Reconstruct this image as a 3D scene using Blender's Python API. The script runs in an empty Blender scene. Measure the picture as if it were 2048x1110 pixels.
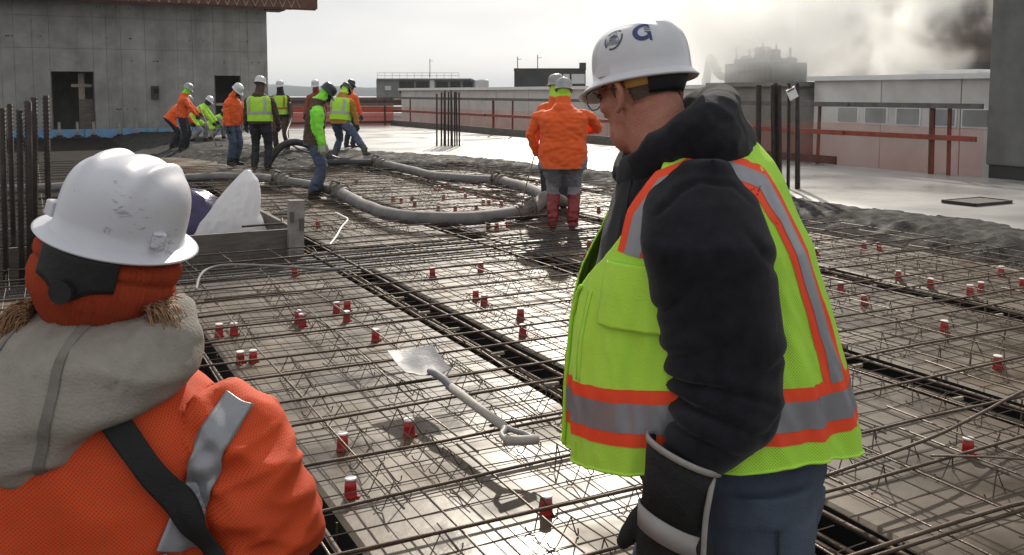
import bpy, bmesh, math, random
import mathutils
from mathutils import Vector, Matrix, Euler, noise
from mathutils.bvhtree import BVHTree
R = math.radians; PI = math.pi
random.seed(7)
sc = bpy.context.scene
C = sc.collection

# ------------------------------------------------------------------ camera, sky, sun, exposure
cam = bpy.data.cameras.new('camera'); cam_o = bpy.data.objects.new('camera', cam); C.objects.link(cam_o)
cam.sensor_width = 36; cam.lens = 32.29; cam.shift_y = -213 / 2048; cam.clip_start = 0.05; cam.clip_end = 20000
cam_o.location = (0, 0, 1.6); cam_o.rotation_euler = (R(90 - 4.885), 0, 0)
sc.camera = cam_o

SUN_EL, SUN_AZ = 31.0, 4.0          # azimuth to the right of straight ahead (+Y)
w = bpy.data.worlds.new('World'); sc.world = w; w.use_nodes = True
nt = w.node_tree; nt.nodes.clear()
def N(t, kind, **kw):
    n = t.nodes.new(kind)
    for k, v in kw.items(): setattr(n, k, v)
    return n
out = N(nt, 'ShaderNodeOutputWorld'); bg = N(nt, 'ShaderNodeBackground'); bg.inputs[1].default_value = 0.12
sky = N(nt, 'ShaderNodeTexSky', sky_type='NISHITA'); sky.sun_disc = False
sky.sun_elevation = R(SUN_EL); sky.sun_rotation = R(SUN_AZ); sky.air_density = 1.0; sky.dust_density = 3.0
hs = N(nt, 'ShaderNodeHueSaturation'); hs.inputs['Saturation'].default_value = 0.35
# a thin, nearly even layer of high cloud over the blue
tc = N(nt, 'ShaderNodeTexCoord'); mp = N(nt, 'ShaderNodeMapping'); mp.inputs['Scale'].default_value = (1.2, 1.2, 5)
nz = N(nt, 'ShaderNodeTexNoise'); nz.inputs['Scale'].default_value = 1.6; nz.inputs['Detail'].default_value = 5
cr = N(nt, 'ShaderNodeValToRGB'); cr.color_ramp.elements[0].position = .3; cr.color_ramp.elements[1].position = .72
cr.color_ramp.elements[0].color = (.80, .80, .80, 1); cr.color_ramp.elements[1].color = (.95, .95, .95, 1)
mx = N(nt, 'ShaderNodeMix', data_type='RGBA'); mx.inputs['B'].default_value = (4.9, 4.95, 4.95, 1)
L = nt.links.new
L(tc.outputs['Generated'], mp.inputs[0]); L(mp.outputs[0], nz.inputs['Vector']); L(nz.outputs['Fac'], cr.inputs[0])
L(sky.outputs[0], hs.inputs['Color']); L(hs.outputs[0], mx.inputs['A']); L(cr.outputs[0], mx.inputs['Factor'])
L(mx.outputs['Result'], bg.inputs[0]); L(bg.outputs[0], out.inputs[0])
sl = bpy.data.lights.new('sun', 'SUN'); sl.energy = 3.3; sl.angle = R(1.0); sl.color = (1, .91, .78)
so = bpy.data.objects.new('sun', sl); C.objects.link(so)
sd = Vector((math.sin(R(SUN_AZ)) * math.cos(R(SUN_EL)), math.cos(R(SUN_AZ)) * math.cos(R(SUN_EL)), math.sin(R(SUN_EL))))
so.rotation_euler = sd.to_track_quat('Z', 'Y').to_euler(); so.location = sd * 30
vs = sc.view_settings; vs.view_transform = 'Standard'; vs.look = 'None'; vs.gamma = 1; vs.use_curve_mapping = False; vs.exposure = 0.3
cy = sc.cycles; cy.use_denoising = True; cy.max_bounces = 12; cy.volume_bounces = 8; cy.transparent_max_bounces = 16
cy.caustics_reflective = False; cy.caustics_refractive = False; cy.sample_clamp_indirect = 4
cy.volume_step_rate = 1.5; cy.volume_max_steps = 256

# ------------------------------------------------------------------ helpers
TH = R(27.6); CT, ST = math.cos(TH), math.sin(TH)
def W(u, v, z=0.0):                 # deck grid -> world: u along the trenches, v across them
    return Vector((-u * ST + v * CT, u * CT + v * ST, z))
DECK_ROT = TH                       # rotation about z turning local +Y onto u and local +X onto v

class MB:
    def __init__(s): s.v = []; s.f = []; s.m = []
    def add(s, vs, fs, mi=0):
        b = len(s.v); s.v += [tuple(p) for p in vs]; s.f += [[i + b for i in f] for f in fs]; s.m += [mi] * len(fs)
    def box(s, c, h, mi=0, rot=None):
        c = Vector(c); P = []
        for x in (-1, 1):
            for y in (-1, 1):
                for z in (-1, 1):
                    p = Vector((x * h[0], y * h[1], z * h[2]))
                    if rot is not None: p = rot @ p
                    P.append(c + p)
        s.add(P, [(0, 1, 3, 2), (4, 6, 7, 5), (0, 4, 5, 1), (2, 3, 7, 6), (0, 2, 6, 4), (1, 5, 7, 3)], mi)
    def loft(s, rings, mi=0, cap=True, close=True):
        n = len(rings[0]); b = len(s.v)
        for r in rings: s.v += [tuple(p) for p in r]
        k = n if close else n - 1
        for i in range(len(rings) - 1):
            for j in range(k):
                a = b + i * n; c = b + (i + 1) * n; j2 = (j + 1) % n
                s.f.append([a + j, a + j2, c + j2, c + j]); s.m.append(mi)
        if cap:
            s.f.append([b + j for j in reversed(range(n))]); s.m.append(mi)
            e = b + (len(rings) - 1) * n
            s.f.append([e + j for j in range(n)]); s.m.append(mi)
    def tube(s, pts, r, n=8, mi=0, cap=True, up=None, flat=None):
        """round tube through pts; r a number or list; flat: list of side/depth ratio"""
        pts = [Vector(p) for p in pts]; m = len(pts)
        rr = r if isinstance(r, (list, tuple)) else [r] * m
        rings = []; prev = None
        for i, p in enumerate(pts):
            t = (pts[min(i + 1, m - 1)] - pts[max(i - 1, 0)])
            if t.length < 1e-9: t = Vector((0, 0, 1))
            t.normalize()
            if prev is None:
                a = Vector(up) if up else (Vector((0, 0, 1)) if abs(t.z) < .9 else Vector((1, 0, 0)))
                sx = t.cross(a).normalized()
            else:
                sx = (prev - t * prev.dot(t)).normalized()
            prev = sx; sy = sx.cross(t).normalized()
            ri = rr[i]; ra, rb = ri if isinstance(ri, (list, tuple)) else (ri, ri)
            rings.append([p + sx * (ra * math.cos(2 * PI * j / n)) + sy * (rb * math.sin(2 * PI * j / n)) for j in range(n)])
        s.loft(rings, mi, cap)
    def ell(s, c, r, n=12, mi=0, rot=None):
        c = Vector(c); rings = []
        for i in range(1, n):
            a = PI * i / n; rings.append([c + ((rot @ q) if rot is not None else q) for q in
                [Vector((r[0] * math.sin(a) * math.cos(2 * PI * j / (2 * n)), r[1] * math.sin(a) * math.sin(2 * PI * j / (2 * n)), -r[2] * math.cos(a))) for j in range(2 * n)]])
        s.loft(rings, mi)
    def mesh(s, name, mats, smooth=False):
        me = bpy.data.meshes.new(name); me.from_pydata(s.v, [], s.f); me.validate()
        for m in (mats if isinstance(mats, (list, tuple)) else [mats]): me.materials.append(m)
        if len(me.polygons) == len(s.m): me.polygons.foreach_set('material_index', s.m)
        bm = bmesh.new(); bm.from_mesh(me); bmesh.ops.recalc_face_normals(bm, faces=bm.faces); bm.to_mesh(me); bm.free()
        if smooth: me.polygons.foreach_set('use_smooth', [True] * len(me.polygons))
        me.update(); return me
    def build(s, name, mats, parent=None, smooth=False, loc=None, rot=None):
        return link(name, s.mesh(name, mats, smooth), parent, loc, rot)
def link(name, me, parent=None, loc=None, rot=None):
    o = bpy.data.objects.new(name, me); C.objects.link(o)
    if parent is not None: o.parent = parent
    if loc is not None: o.location = loc
    if rot is not None: o.rotation_euler = (0, 0, rot) if isinstance(rot, (int, float)) else rot
    return o
def tag(o, label=None, cat=None, group=None, kind=None):
    if label: o['label'] = label
    if cat: o['category'] = cat
    if group: o['group'] = group
    if kind: o['kind'] = kind
    return o
def thing(name, label, cat, loc=(0, 0, 0), rot=0, group=None):
    o = bpy.data.objects.new(name, None); C.objects.link(o); o.location = loc
    o.rotation_euler = (0, 0, rot) if isinstance(rot, (int, float)) else rot
    o.empty_display_size = .2
    return tag(o, label, cat, group)
def copy_tree(o, parent=None):
    c = o.copy(); C.objects.link(c)
    if parent is not None: c.parent = parent
    for ch in list(o.children): copy_tree(ch, c)
    return c
def remesh(me, voxel, smooth=4, factor=.5):
    o = bpy.data.objects.new('tmp', me); C.objects.link(o)
    m = o.modifiers.new('r', 'REMESH'); m.mode = 'VOXEL'; m.voxel_size = voxel
    if smooth:
        q = o.modifiers.new('s', 'SMOOTH'); q.iterations = smooth; q.factor = factor
    dg = bpy.context.evaluated_depsgraph_get(); dg.update()
    n = bpy.data.meshes.new_from_object(o.evaluated_get(dg))
    bpy.data.objects.remove(o); bpy.data.meshes.remove(me)
    n.polygons.foreach_set('use_smooth', [True] * len(n.polygons))
    return n
def displace(me, fn):
    me.update(); no = [v.normal.copy() for v in me.vertices]
    for v, q in zip(me.vertices, no):
        v.co += q * fn(v.co, q)
    me.update()
def fold(p, sx, sy, sz, off=0.0):
    return noise.noise(Vector((p.x * sx + off, p.y * sy + off * 1.7, p.z * sz - off)))
def ridged(p, sx, sy, sz, off=0.0):
    return 1 - 2 * abs(noise.noise(Vector((p.x * sx + off, p.y * sy + off * 1.7, p.z * sz - off))))
def lerp(a, b, t): return a + (b - a) * t
def interp(tab, x):
    if x <= tab[0][0]: return tab[0][1:]
    for p, q in zip(tab, tab[1:]):
        if x <= q[0]:
            t = (x - p[0]) / (q[0] - p[0]); t2 = t
            return [lerp(a, b, t2) for a, b in zip(p[1:], q[1:])]
    return tab[-1][1:]
def smooth01(t):
    t = max(0, min(1, t)); return t * t * (3 - 2 * t)
def catmull(pts, k):
    pts = [Vector(p) for p in pts]; out_ = []
    for i in range(len(pts) - 1):
        p0 = pts[max(i - 1, 0)]; p1 = pts[i]; p2 = pts[i + 1]; p3 = pts[min(i + 2, len(pts) - 1)]
        for j in range(k):
            t = j / k
            out_.append(.5 * ((2 * p1) + (p2 - p0) * t + (2 * p0 - 5 * p1 + 4 * p2 - p3) * t * t + (3 * p1 - p0 - 3 * p2 + p3) * t ** 3))
    out_.append(pts[-1]); return out_

# ------------------------------------------------------------------ materials
def mat(name, col, rough=.6, metal=0, var=.15, scale=6, bump=0, bscale=40, col2=None, spec=.5, coat=0, detail=6, holes=None, rvar=0, sheen=0, stretch=None, alpha=None, contrast=(.3, .7)):
    m = bpy.data.materials.new(name); m.use_nodes = True; t = m.node_tree; b = t.nodes['Principled BSDF']
    lk = t.links.new
    tcn = N(t, 'ShaderNodeTexCoord'); src = tcn.outputs['Object']
    if stretch:
        mpn = N(t, 'ShaderNodeMapping'); mpn.inputs['Scale'].default_value = stretch; lk(src, mpn.inputs[0]); src = mpn.outputs[0]
    n = N(t, 'ShaderNodeTexNoise'); n.inputs['Scale'].default_value = scale; n.inputs['Detail'].default_value = detail; n.inputs['Roughness'].default_value = .65
    lk(src, n.inputs['Vector'])
    r = N(t, 'ShaderNodeValToRGB'); r.color_ramp.elements[0].position = contrast[0]; r.color_ramp.elements[1].position = contrast[1]
    c2 = col2 or tuple(c * (1 - var * 1.6) for c in col)
    c1 = col if col2 else tuple(min(1, c * (1 + var)) for c in col)
    r.color_ramp.elements[0].color = (*c2, 1); r.color_ramp.elements[1].color = (*c1, 1)
    lk(n.outputs['Fac'], r.inputs[0]); colout = r.outputs[0]
    if holes:      # woven mesh cloth: rows of small pores
        sx, sz, dark = holes
        sep = N(t, 'ShaderNodeSeparateXYZ'); lk(tcn.outputs['Object'], sep.inputs[0])
        def sinw(sock, k):
            a = N(t, 'ShaderNodeMath', operation='MULTIPLY'); a.inputs[1].default_value = k; lk(sock, a.inputs[0])
            s_ = N(t, 'ShaderNodeMath', operation='SINE'); lk(a.outputs[0], s_.inputs[0]); return s_.outputs[0]
        ad = N(t, 'ShaderNodeMath', operation='ADD'); lk(sep.outputs[0], ad.inputs[0]); lk(sep.outputs[1], ad.inputs[1])
        mu = N(t, 'ShaderNodeMath', operation='MULTIPLY'); lk(sinw(ad.outputs[0], sx), mu.inputs[0]); lk(sinw(sep.outputs[2], sz), mu.inputs[1])
        rr = N(t, 'ShaderNodeMapRange'); rr.inputs[1].default_value = .25; rr.inputs[2].default_value = .8; lk(mu.outputs[0], rr.inputs[0])
        mm = N(t, 'ShaderNodeMix', data_type='RGBA'); lk(rr.outputs[0], mm.inputs['Factor']); lk(colout, mm.inputs['A'])
        mm.inputs['B'].default_value = (*[c * dark for c in col], 1); colout = mm.outputs['Result']
    lk(colout, b.inputs['Base Color'])
    b.inputs['Roughness'].default_value = rough; b.inputs['Metallic'].default_value = metal; b.inputs['Specular IOR Level'].default_value = spec
    b.inputs['Coat Weight'].default_value = coat; b.inputs['Sheen Weight'].default_value = sheen
    if rvar:
        n3 = N(t, 'ShaderNodeTexNoise'); n3.inputs['Scale'].default_value = scale * .7; n3.inputs['Detail'].default_value = 4; lk(src, n3.inputs['Vector'])
        mr = N(t, 'ShaderNodeMapRange'); mr.inputs[1].default_value = .35; mr.inputs[2].default_value = .65
        mr.inputs[3].default_value = max(.02, rough - rvar); mr.inputs[4].default_value = min(1, rough + rvar)
        lk(n3.outputs['Fac'], mr.inputs[0]); lk(mr.outputs[0], b.inputs['Roughness'])
    if bump:
        n2 = N(t, 'ShaderNodeTexNoise'); n2.inputs['Scale'].default_value = bscale; n2.inputs['Detail'].default_value = 5; lk(src, n2.inputs['Vector'])
        bp = N(t, 'ShaderNodeBump'); bp.inputs['Strength'].default_value = bump; bp.inputs['Distance'].default_value = .01
        lk(n2.outputs['Fac'], bp.inputs['Height']); lk(bp.outputs[0], b.inputs['Normal'])
    if alpha is not None: b.inputs['Alpha'].default_value = alpha
    return m
M = {}
M['concrete'] = mat('old concrete', (.29, .282, .268), .85, 0, .22, 1.1, .25, 30, detail=9)
M['slab'] = mat('fresh slab', (.33, .325, .31), .36, 0, .12, .9, .05, 8, detail=7, rvar=.12)
M['wet'] = mat('wet concrete', (.046, .044, .042), .84, 0, .45, 7, 1.0, 45, rvar=.15, detail=9, spec=.12)
M['pan'] = mat('deck panel', (.150, .110, .072), .42, 0, 0, 2.6, .12, 18, col2=(.078, .056, .037), rvar=.19, detail=9, spec=.34)
M['pit'] = mat('trench metal', (.022, .021, .021), .5, .3, .3, 3, .1, 20)
M['dark_deck'] = mat('dark form deck', (.022, .019, .017), .9, 0, .4, 3, .2, 20, spec=.08)  # near-black matt colour, much darker than the tan panels
M['lath'] = mat('perforated lath', (.06, .058, .055), .45, .6, .3, 3, holes=(170, 170, .1))
M['rebar'] = mat('rebar steel', (.105, .066, .045), .6, .45, 0, 14, .4, 160, col2=(.05, .035, .028), rvar=.15)
M['bright_bar'] = mat('worn bar steel', (.20, .155, .12), .42, .6, 0, 9, .3, 120, col2=(.08, .06, .05), rvar=.1)
M['wire'] = mat('mesh wire', (.15, .11, .08), .5, .5, 0, 5, 0, 60, col2=(.07, .05, .04))
M['darkbar'] = mat('dark starter bar', (.045, .032, .027), .6, .3, .4, 8, .6, 220)
M['cup'] = mat('red plastic', (.42, .012, .012), .3, 0, .12, 30, spec=.5)
M['lid'] = mat('white plastic lid', (.82, .82, .80), .4, 0, .06, 30)
M['hose'] = mat('dirty hose', (.22, .21, .205), .7, 0, .3, 5, .4, 40, col2=(.12, .11, .11))
M['hose_dark'] = mat('black rubber hose', (.03, .03, .031), .5, 0, .3, 8, .3, 40)
M['coupling'] = mat('concrete caked steel', (.24, .22, .20), .6, .2, .3, 9, .8, 40, col2=(.10, .08, .07))
M['board'] = mat('form board', (.13, .11, .095), .7, 0, .3, 4, .3, 40, stretch=(1, 1, 6))
M['timber'] = mat('pale timber', (.36, .31, .24), .75, 0, .2, 6, .2, 50, stretch=(6, 6, 1))
M['post'] = mat('weathered post', (.36, .345, .32), .75, 0, .3, 8, .4, 40, col2=(.18, .15, .13))
M['plastic_sheet'] = mat('white plastic sheet', (.78, .78, .80), .45, 0, .06, 6, .15, 25)
M['dark_sheet'] = mat('flare tinted dark sheet', (.040, .028, .10), .25, 0, .3, 6, .5, 30)  # dark plastic; the purple paints lens flare into its colour
M['foam'] = mat('blue foam board', (.18, .36, .58), .7, 0, .15, 4, .1, 40)
M['steel_red'] = mat('red oxide steel', (.12, .05, .035), .6, .2, .3, 5, .2, 40)
M['black'] = mat('dark opening', (.012, .012, .013), .8, 0, .2, 4)
M['rail_grey'] = mat('grey rail board', (.13, .12, .115), .7, 0, .25, 5, .2, 40)
M['rail_orange'] = mat('orange painted rail', (.27, .052, .03), .6, 0, .3, 5, .2, 40)
M['rust_post'] = mat('rusty post', (.11, .036, .026), .6, .1, .3, 8, .2, 60)
M['render_wall'] = mat('pale wall panel', (.62, .61, .585), .8, 0, .10, 1.5, .1, 30)
M['white_cap'] = mat('white metal cap', (.80, .80, .79), .35, 0, .05, 4)
M['curb'] = mat('tan curb', (.24, .225, .20), .8, 0, .15, 2, .1, 30)
M['far_dark'] = mat('dark cladding', (.05, .048, .047), .7, 0, .25, .6)
M['far_grey'] = mat('grey plant room', (.20, .195, .19), .8, 0, .2, .6)
M['brown_wall'] = mat('brown brick', (.135, .098, .074), .85, 0, .25, .7)
M['glass'] = mat('steam paled window glass', (.27, .28, .27), .35, 0, .2, 1)  # panes lightened so the steam's veil is part of their colour
M['white_roof'] = mat('white roof', (.70, .70, .70), .6, 0, .08, .2)
M['column'] = mat('column concrete', (.155, .155, .152), .75, 0, .14, 2.5, .15, 40)
M['ground'] = mat('far ground', (.12, .13, .12), .9, 0, .3, .01, spec=0)
M['hill'] = mat('wooded hill', (.045, .055, .05), .9, 0, .3, .01, spec=0)
# people
M['lime'] = mat('lime cloth', (.46, .83, .065), .75, 0, .06, 7, .15, 220, sheen=.1)
M['lime_mesh'] = mat('lime mesh cloth', (.46, .83, .065), .8, 0, .06, 7, .1, 220, holes=(900, 1050, .45))
M['lime_far'] = mat('lime cloth far', (.46, .83, .065), .75, 0, .08, 9, .2, 60)
M['green_lime'] = mat('green lime knit', (.27, .86, .06), .8, 0, .08, 9, .2, 60)
M['orange'] = mat('orange cloth', (.84, .115, .012), .75, 0, .07, 7, .15, 200, sheen=.1)
M['orange_mesh'] = mat('orange mesh cloth', (.64, .066, .009), .8, 0, .09, 5, .1, 220, holes=(880, 1000, .5))
M['orange_knit'] = mat('orange knit', (.43, .052, .014), .9, 0, .12, 9, .5, 160, stretch=(8, 8, .6))
M['red_orange'] = mat('red orange trim', (.90, .075, .018), .7, 0, .05, 9, .1, 200)
M['silver'] = mat('reflective tape', (.27, .275, .30), .38, .35, .08, 9, .08, 300)
M['silver_pale'] = mat('pale reflective tape', (.42, .42, .42), .38, .2, .08, 9, .08, 300)
M['hoodie'] = mat('black fleece', (.017, .017, .024), .95, 0, 0, 26, .25, 420, col2=(.005, .005, .0065), sheen=.14, spec=.2, detail=9)
M['jeans'] = mat('denim', (.075, .10, .145), .85, 0, .25, 7, .35, 300, col2=(.040, .054, .085))
M['jeans_far'] = mat('denim far', (.075, .10, .16), .85, 0, .25, 7, .2, 60)
M['dark_cloth'] = mat('dark work cloth', (.025, .027, .034), .85, 0, .3, 7, .3, 90)
M['grey_cloth'] = mat('muddy grey cloth', (.29, .295, .32), .85, 0, .2, 6, .3, 90, col2=(.17, .165, .17))
M['brown_cloth'] = mat('brown duck cloth', (.085, .05, .035), .85, 0, .25, 6, .3, 90)
M['mustard'] = mat('mustard cloth', (.44, .22, .03), .85, 0, .2, 6, .3, 90)
M['beige'] = mat('beige canvas', (.31, .28, .245), .88, 0, .12, 6, .3, 220, col2=(.18, .162, .14), contrast=(.22, .55))
M['seam'] = mat('worn seam', (.19, .172, .152), .9, 0, .2, 20, .2, 200)
M['skin'] = mat('skin', (.48, .21, .145), .58, 0, 0, 34, .3, 260, col2=(.37, .135, .09), detail=8)
M['hair'] = mat('greying hair', (.16, .13, .11), .8, 0, .35, 60, .5, 200, stretch=(1, 1, 6))
M['fair_hair'] = mat('light brown hair', (.34, .19, .10), .6, 0, .4, 60, .4, 100)
M['hat_white'] = mat('white hard hat', (.62, .62, .65), .34, 0, 0, 16, .02, 60, col2=(.56, .56, .59), coat=.2)
M['hat_scuffed'] = mat('scuffed white hard hat', (.60, .60, .65), .42, 0, 0, 16, .05, 60, col2=(.55, .55, .60), coat=.1)
M['hat_grey'] = mat('grey hard hat', (.42, .42, .43), .4, 0, .3, 12, .05, 60, col2=(.26, .26, .27))
M['hat_dark'] = mat('dark green hard hat', (.02, .035, .032), .35, 0, .3, 12)
M['black_plastic'] = mat('black plastic', (.010, .010, .011), .6, 0, .2, 20, .15, 80)
M['strap'] = mat('black webbing', (.007, .007, .008), .75, 0, .2, 40, .3, 300)
M['yellow_band'] = mat('yellow leather band', (.62, .38, .10), .7, 0, .1, 20)
M['emblem'] = mat('navy print', (.035, .045, .17), .5, 0, .1, 30)
M['emblem2'] = mat('slate blue print', (.055, .075, .13), .5, 0, .1, 30)
M['glove'] = mat('black glove', (.012, .012, .013), .8, 0, .3, 30, .4, 200)
M['trim'] = mat('grey trim', (.34, .32, .30), .75, 0, .1, 30)
M['glove_silver'] = mat('glove reflective band', (.33, .31, .30), .6, 0, .08, 20)
M['red_boot'] = mat('red rubber boot', (.24, .012, .012), .35, 0, .2, 9)
M['boot'] = mat('dark boot', (.02, .019, .018), .6, 0, .3, 9, .3, 60)
M['mud_boot'] = mat('muddy boot', (.10, .095, .09), .8, 0, .3, 9, .4, 60)
M['pale_glove'] = mat('pale glove', (.42, .50, .34), .8, 0, .15, 20)
M['eye'] = mat('eye', (.05, .04, .035), .2, 0, .1, 30)
M['metal'] = mat('spectacle metal', (.25, .2, .15), .3, .9, .1, 30)
M['shovel_steel'] = mat('worn shovel steel', (.17, .175, .195), .62, .2, .2, 9, .2, 60, col2=(.15, .15, .165), rvar=.1)
M['shovel_wood'] = mat('grey fibreglass shaft', (.36, .335, .30), .6, 0, .12, 9, .1, 60, stretch=(4, 4, 1))
M['shovel_grip'] = mat('shovel grip', (.30, .29, .28), .55, 0, .15, 12, .1, 60)
# scuffs on the foreground hat: dark dashes with a shape of their own
def scuff(m, col, thr, scale):
    t = m.node_tree; b = t.nodes['Principled BSDF']; src = b.inputs['Base Color'].links[0].from_socket
    tcn = N(t, 'ShaderNodeTexCoord'); mpn = N(t, 'ShaderNodeMapping'); mpn.inputs['Scale'].default_value = (1, 1, 1.9); mpn.inputs['Rotation'].default_value = (.3, .7, .2)
    n = N(t, 'ShaderNodeTexNoise'); n.inputs['Scale'].default_value = scale; n.inputs['Detail'].default_value = 7; n.inputs['Roughness'].default_value = .62; n.inputs['Distortion'].default_value = .8
    n2 = N(t, 'ShaderNodeTexNoise'); n2.inputs['Scale'].default_value = scale * .22
    a = N(t, 'ShaderNodeMath', operation='MULTIPLY'); r = N(t, 'ShaderNodeMapRange'); r.inputs[1].default_value = thr; r.inputs[2].default_value = thr + .05; r.inputs[4].default_value = .7
    mm = N(t, 'ShaderNodeMix', data_type='RGBA'); mm.inputs['B'].default_value = (*col, 1)
    lk = t.links.new
    lk(tcn.outputs['Object'], mpn.inputs[0]); lk(mpn.outputs[0], n.inputs['Vector']); lk(tcn.outputs['Object'], n2.inputs['Vector'])
    lk(n.outputs['Fac'], a.inputs[0]); lk(n2.outputs['Fac'], a.inputs[1]); lk(a.outputs[0], r.inputs[0])
    lk(r.outputs[0], mm.inputs['Factor']); lk(src, mm.inputs['A']); lk(mm.outputs['Result'], b.inputs['Base Color'])
scuff(M['hat_scuffed'], (.22, .23, .27), .345, 62)
scuff(M['hat_white'], (.30, .31, .34), .44, 40)
scuff(M['beige'], (.10, .085, .07), .37, 9)
scuff(M['orange_mesh'], (.30, .035, .006), .40, 7)
scuff(M['lime'], (.26, .42, .05), .44, 5)
scuff(M['orange'], (.34, .045, .006), .43, 6)
_t = M['plastic_sheet'].node_tree; _b = _t.nodes['Principled BSDF']; _o = [n for n in _t.nodes if n.type == 'OUTPUT_MATERIAL'][0]
_tr = N(_t, 'ShaderNodeBsdfTranslucent'); _tr.inputs[0].default_value = (.82, .82, .85, 1); _ms = N(_t, 'ShaderNodeMixShader'); _ms.inputs[0].default_value = .5
_t.links.new(_b.outputs[0], _ms.inputs[1]); _t.links.new(_tr.outputs[0], _ms.inputs[2]); _t.links.new(_ms.outputs[0], _o.inputs['Surface'])
# translucent debris netting
def netting(name, col, dens):
    m = bpy.data.materials.new(name); m.use_nodes = True; t = m.node_tree; b = t.nodes['Principled BSDF']; lk = t.links.new
    b.inputs['Base Color'].default_value = (*col, 1); b.inputs['Roughness'].default_value = .7
    n = N(t, 'ShaderNodeTexNoise'); n.inputs['Scale'].default_value = 1.2; n.inputs['Detail'].default_value = 3
    tcn = N(t, 'ShaderNodeTexCoord'); lk(tcn.outputs['Object'], n.inputs['Vector'])
    r = N(t, 'ShaderNodeMapRange'); r.inputs[3].default_value = dens - .12; r.inputs[4].default_value = dens + .12
    lk(n.outputs['Fac'], r.inputs[0]); lk(r.outputs[0], b.inputs['Alpha']); return m
M['net'] = netting('orange debris netting', (.62, .11, .05), .24)
M['net_far'] = netting('dense orange debris netting', (.55, .075, .04), .8)
# wall: formed concrete with damp streaks
def streaks(m, amt, sx):
    t = m.node_tree; b = t.nodes['Principled BSDF']; src = b.inputs['Base Color'].links[0].from_socket; lk = t.links.new
    tcn = N(t, 'ShaderNodeTexCoord'); mpn = N(t, 'ShaderNodeMapping'); mpn.inputs['Scale'].default_value = (sx, sx, .12)
    n = N(t, 'ShaderNodeTexNoise'); n.inputs['Scale'].default_value = 1.0; n.inputs['Detail'].default_value = 6; n.inputs['Roughness'].default_value = .6
    r = N(t, 'ShaderNodeMapRange'); r.inputs[1].default_value = .5; r.inputs[2].default_value = .75; r.inputs[4].default_value = amt
    mm = N(t, 'ShaderNodeMix', data_type='RGBA'); mm.inputs['B'].default_value = (.08, .078, .074, 1)
    lk(tcn.outputs['Object'], mpn.inputs[0]); lk(mpn.outputs[0], n.inputs['Vector']); lk(n.outputs['Fac'], r.inputs[0]); lk(r.outputs[0], mm.inputs['Factor'])
    lk(src, mm.inputs['A']); lk(mm.outputs['Result'], b.inputs['Base Color'])
streaks(M['concrete'], .55, 1.6); streaks(M['column'], .3, 3)
# slab and deck: larger damp patches
def patches(m, col, scale, lo, hi, amt, rough=None):
    t = m.node_tree; b = t.nodes['Principled BSDF']; src = b.inputs['Base Color'].links[0].from_socket; lk = t.links.new
    tcn = N(t, 'ShaderNodeTexCoord'); n = N(t, 'ShaderNodeTexNoise'); n.inputs['Scale'].default_value = scale; n.inputs['Detail'].default_value = 7; n.inputs['Distortion'].default_value = .4
    r = N(t, 'ShaderNodeMapRange'); r.inputs[1].default_value = lo; r.inputs[2].default_value = hi; r.inputs[4].default_value = amt
    mm = N(t, 'ShaderNodeMix', data_type='RGBA'); mm.inputs['B'].default_value = (*col, 1)
    lk(tcn.outputs['Object'], n.inputs['Vector']); lk(n.outputs['Fac'], r.inputs[0]); lk(r.outputs[0], mm.inputs['Factor'])
    lk(src, mm.inputs['A']); lk(mm.outputs['Result'], b.inputs['Base Color'])
patches(M['pan'], (.062, .048, .036), .8, .46, .66, .75)
patches(M['pan'], (.05, .04, .032), 4.5, .56, .66, .55)
patches(M['pan'], (.26, .21, .16), 2.3, .60, .70, .35)
patches(M['slab'], (.22, .215, .21), .35, .5, .66, .6)
patches(M['brown_wall'], (.07, .052, .042), .2, .45, .6, .5)

# ================================================================== SETTING
# far ground, hills
gm = MB(); gm.add([(-4000, -300, -14), (4000, -300, -14), (4000, 3900, -14), (-4000, 3900, -14)], [(0, 1, 2, 3)])
tag(gm.build('ground', M['ground']), kind='structure')
def hills():
    for k, (Y, hgt, seed) in enumerate(((2600, 34, 3.1), (1800, 24, 8.7))):
        b = MB(); n = 220; rows = []
        for j in range(5):
            row = []
            for i in range(n):
                x = -3600 + 7200 * i / (n - 1)
                base = hgt * (.62 + .45 * noise.noise(Vector((x * .0016, seed, 0))) + .16 * noise.noise(Vector((x * .009, seed, 4))) + .07 * noise.noise(Vector((x * .05, seed, 7))))
                row.append((x, Y + j * 160, -14 + (base + 14) * (math.sin(j / 4 * PI * .5))))
            rows.append(row)
        b.loft(rows, cap=False, close=False)
        tag(b.build('hills', M['hill'], smooth=True), kind='structure')
hills()

# deck: trench floor, bay panels, lath strip over the cross girder
TR = [(-4.9, -4.55), (-3.07, -2.72), (-1.22, -.87), (.60, .97), (2.375, 2.70), (4.16, 4.50), (6.07, 6.45), (7.92, 8.27)]
b = MB(); U0, U1 = -3.0, 38.3
b.add([W(U0, -13, -.45), W(U0, 14.2, -.45), W(U1, 14.2, -.45), W(U1, -13, -.45)], [(0, 1, 2, 3)])
tag(b.build('trench_floor', M['pit']), kind='structure')
def deck_panel(u0, u1, v0, v1, top='pan'):
    """a raised form panel: top sheet with a rounded lip, dark side walls"""
    b = MB(); e = .02
    z0 = -.44
    top_ring = [W(u0 + e, v0 + e, 0), W(u0 + e, v1 - e, 0), W(u1 - e, v1 - e, 0), W(u1 - e, v0 + e, 0)]
    lip = [W(u0, v0, -.012), W(u0, v1, -.012), W(u1, v1, -.012), W(u1, v0, -.012)]
    bot = [W(u0, v0, z0), W(u0, v1, z0), W(u1, v1, z0), W(u1, v0, z0)]
    b.add(top_ring, [(0, 1, 2, 3)], 0)
    b.loft([lip, top_ring], 0, cap=False); b.loft([bot, lip], 1, cap=False)
    return tag(b.build('deck_panel', [M[top], M['pit']]), kind='structure')
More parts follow.
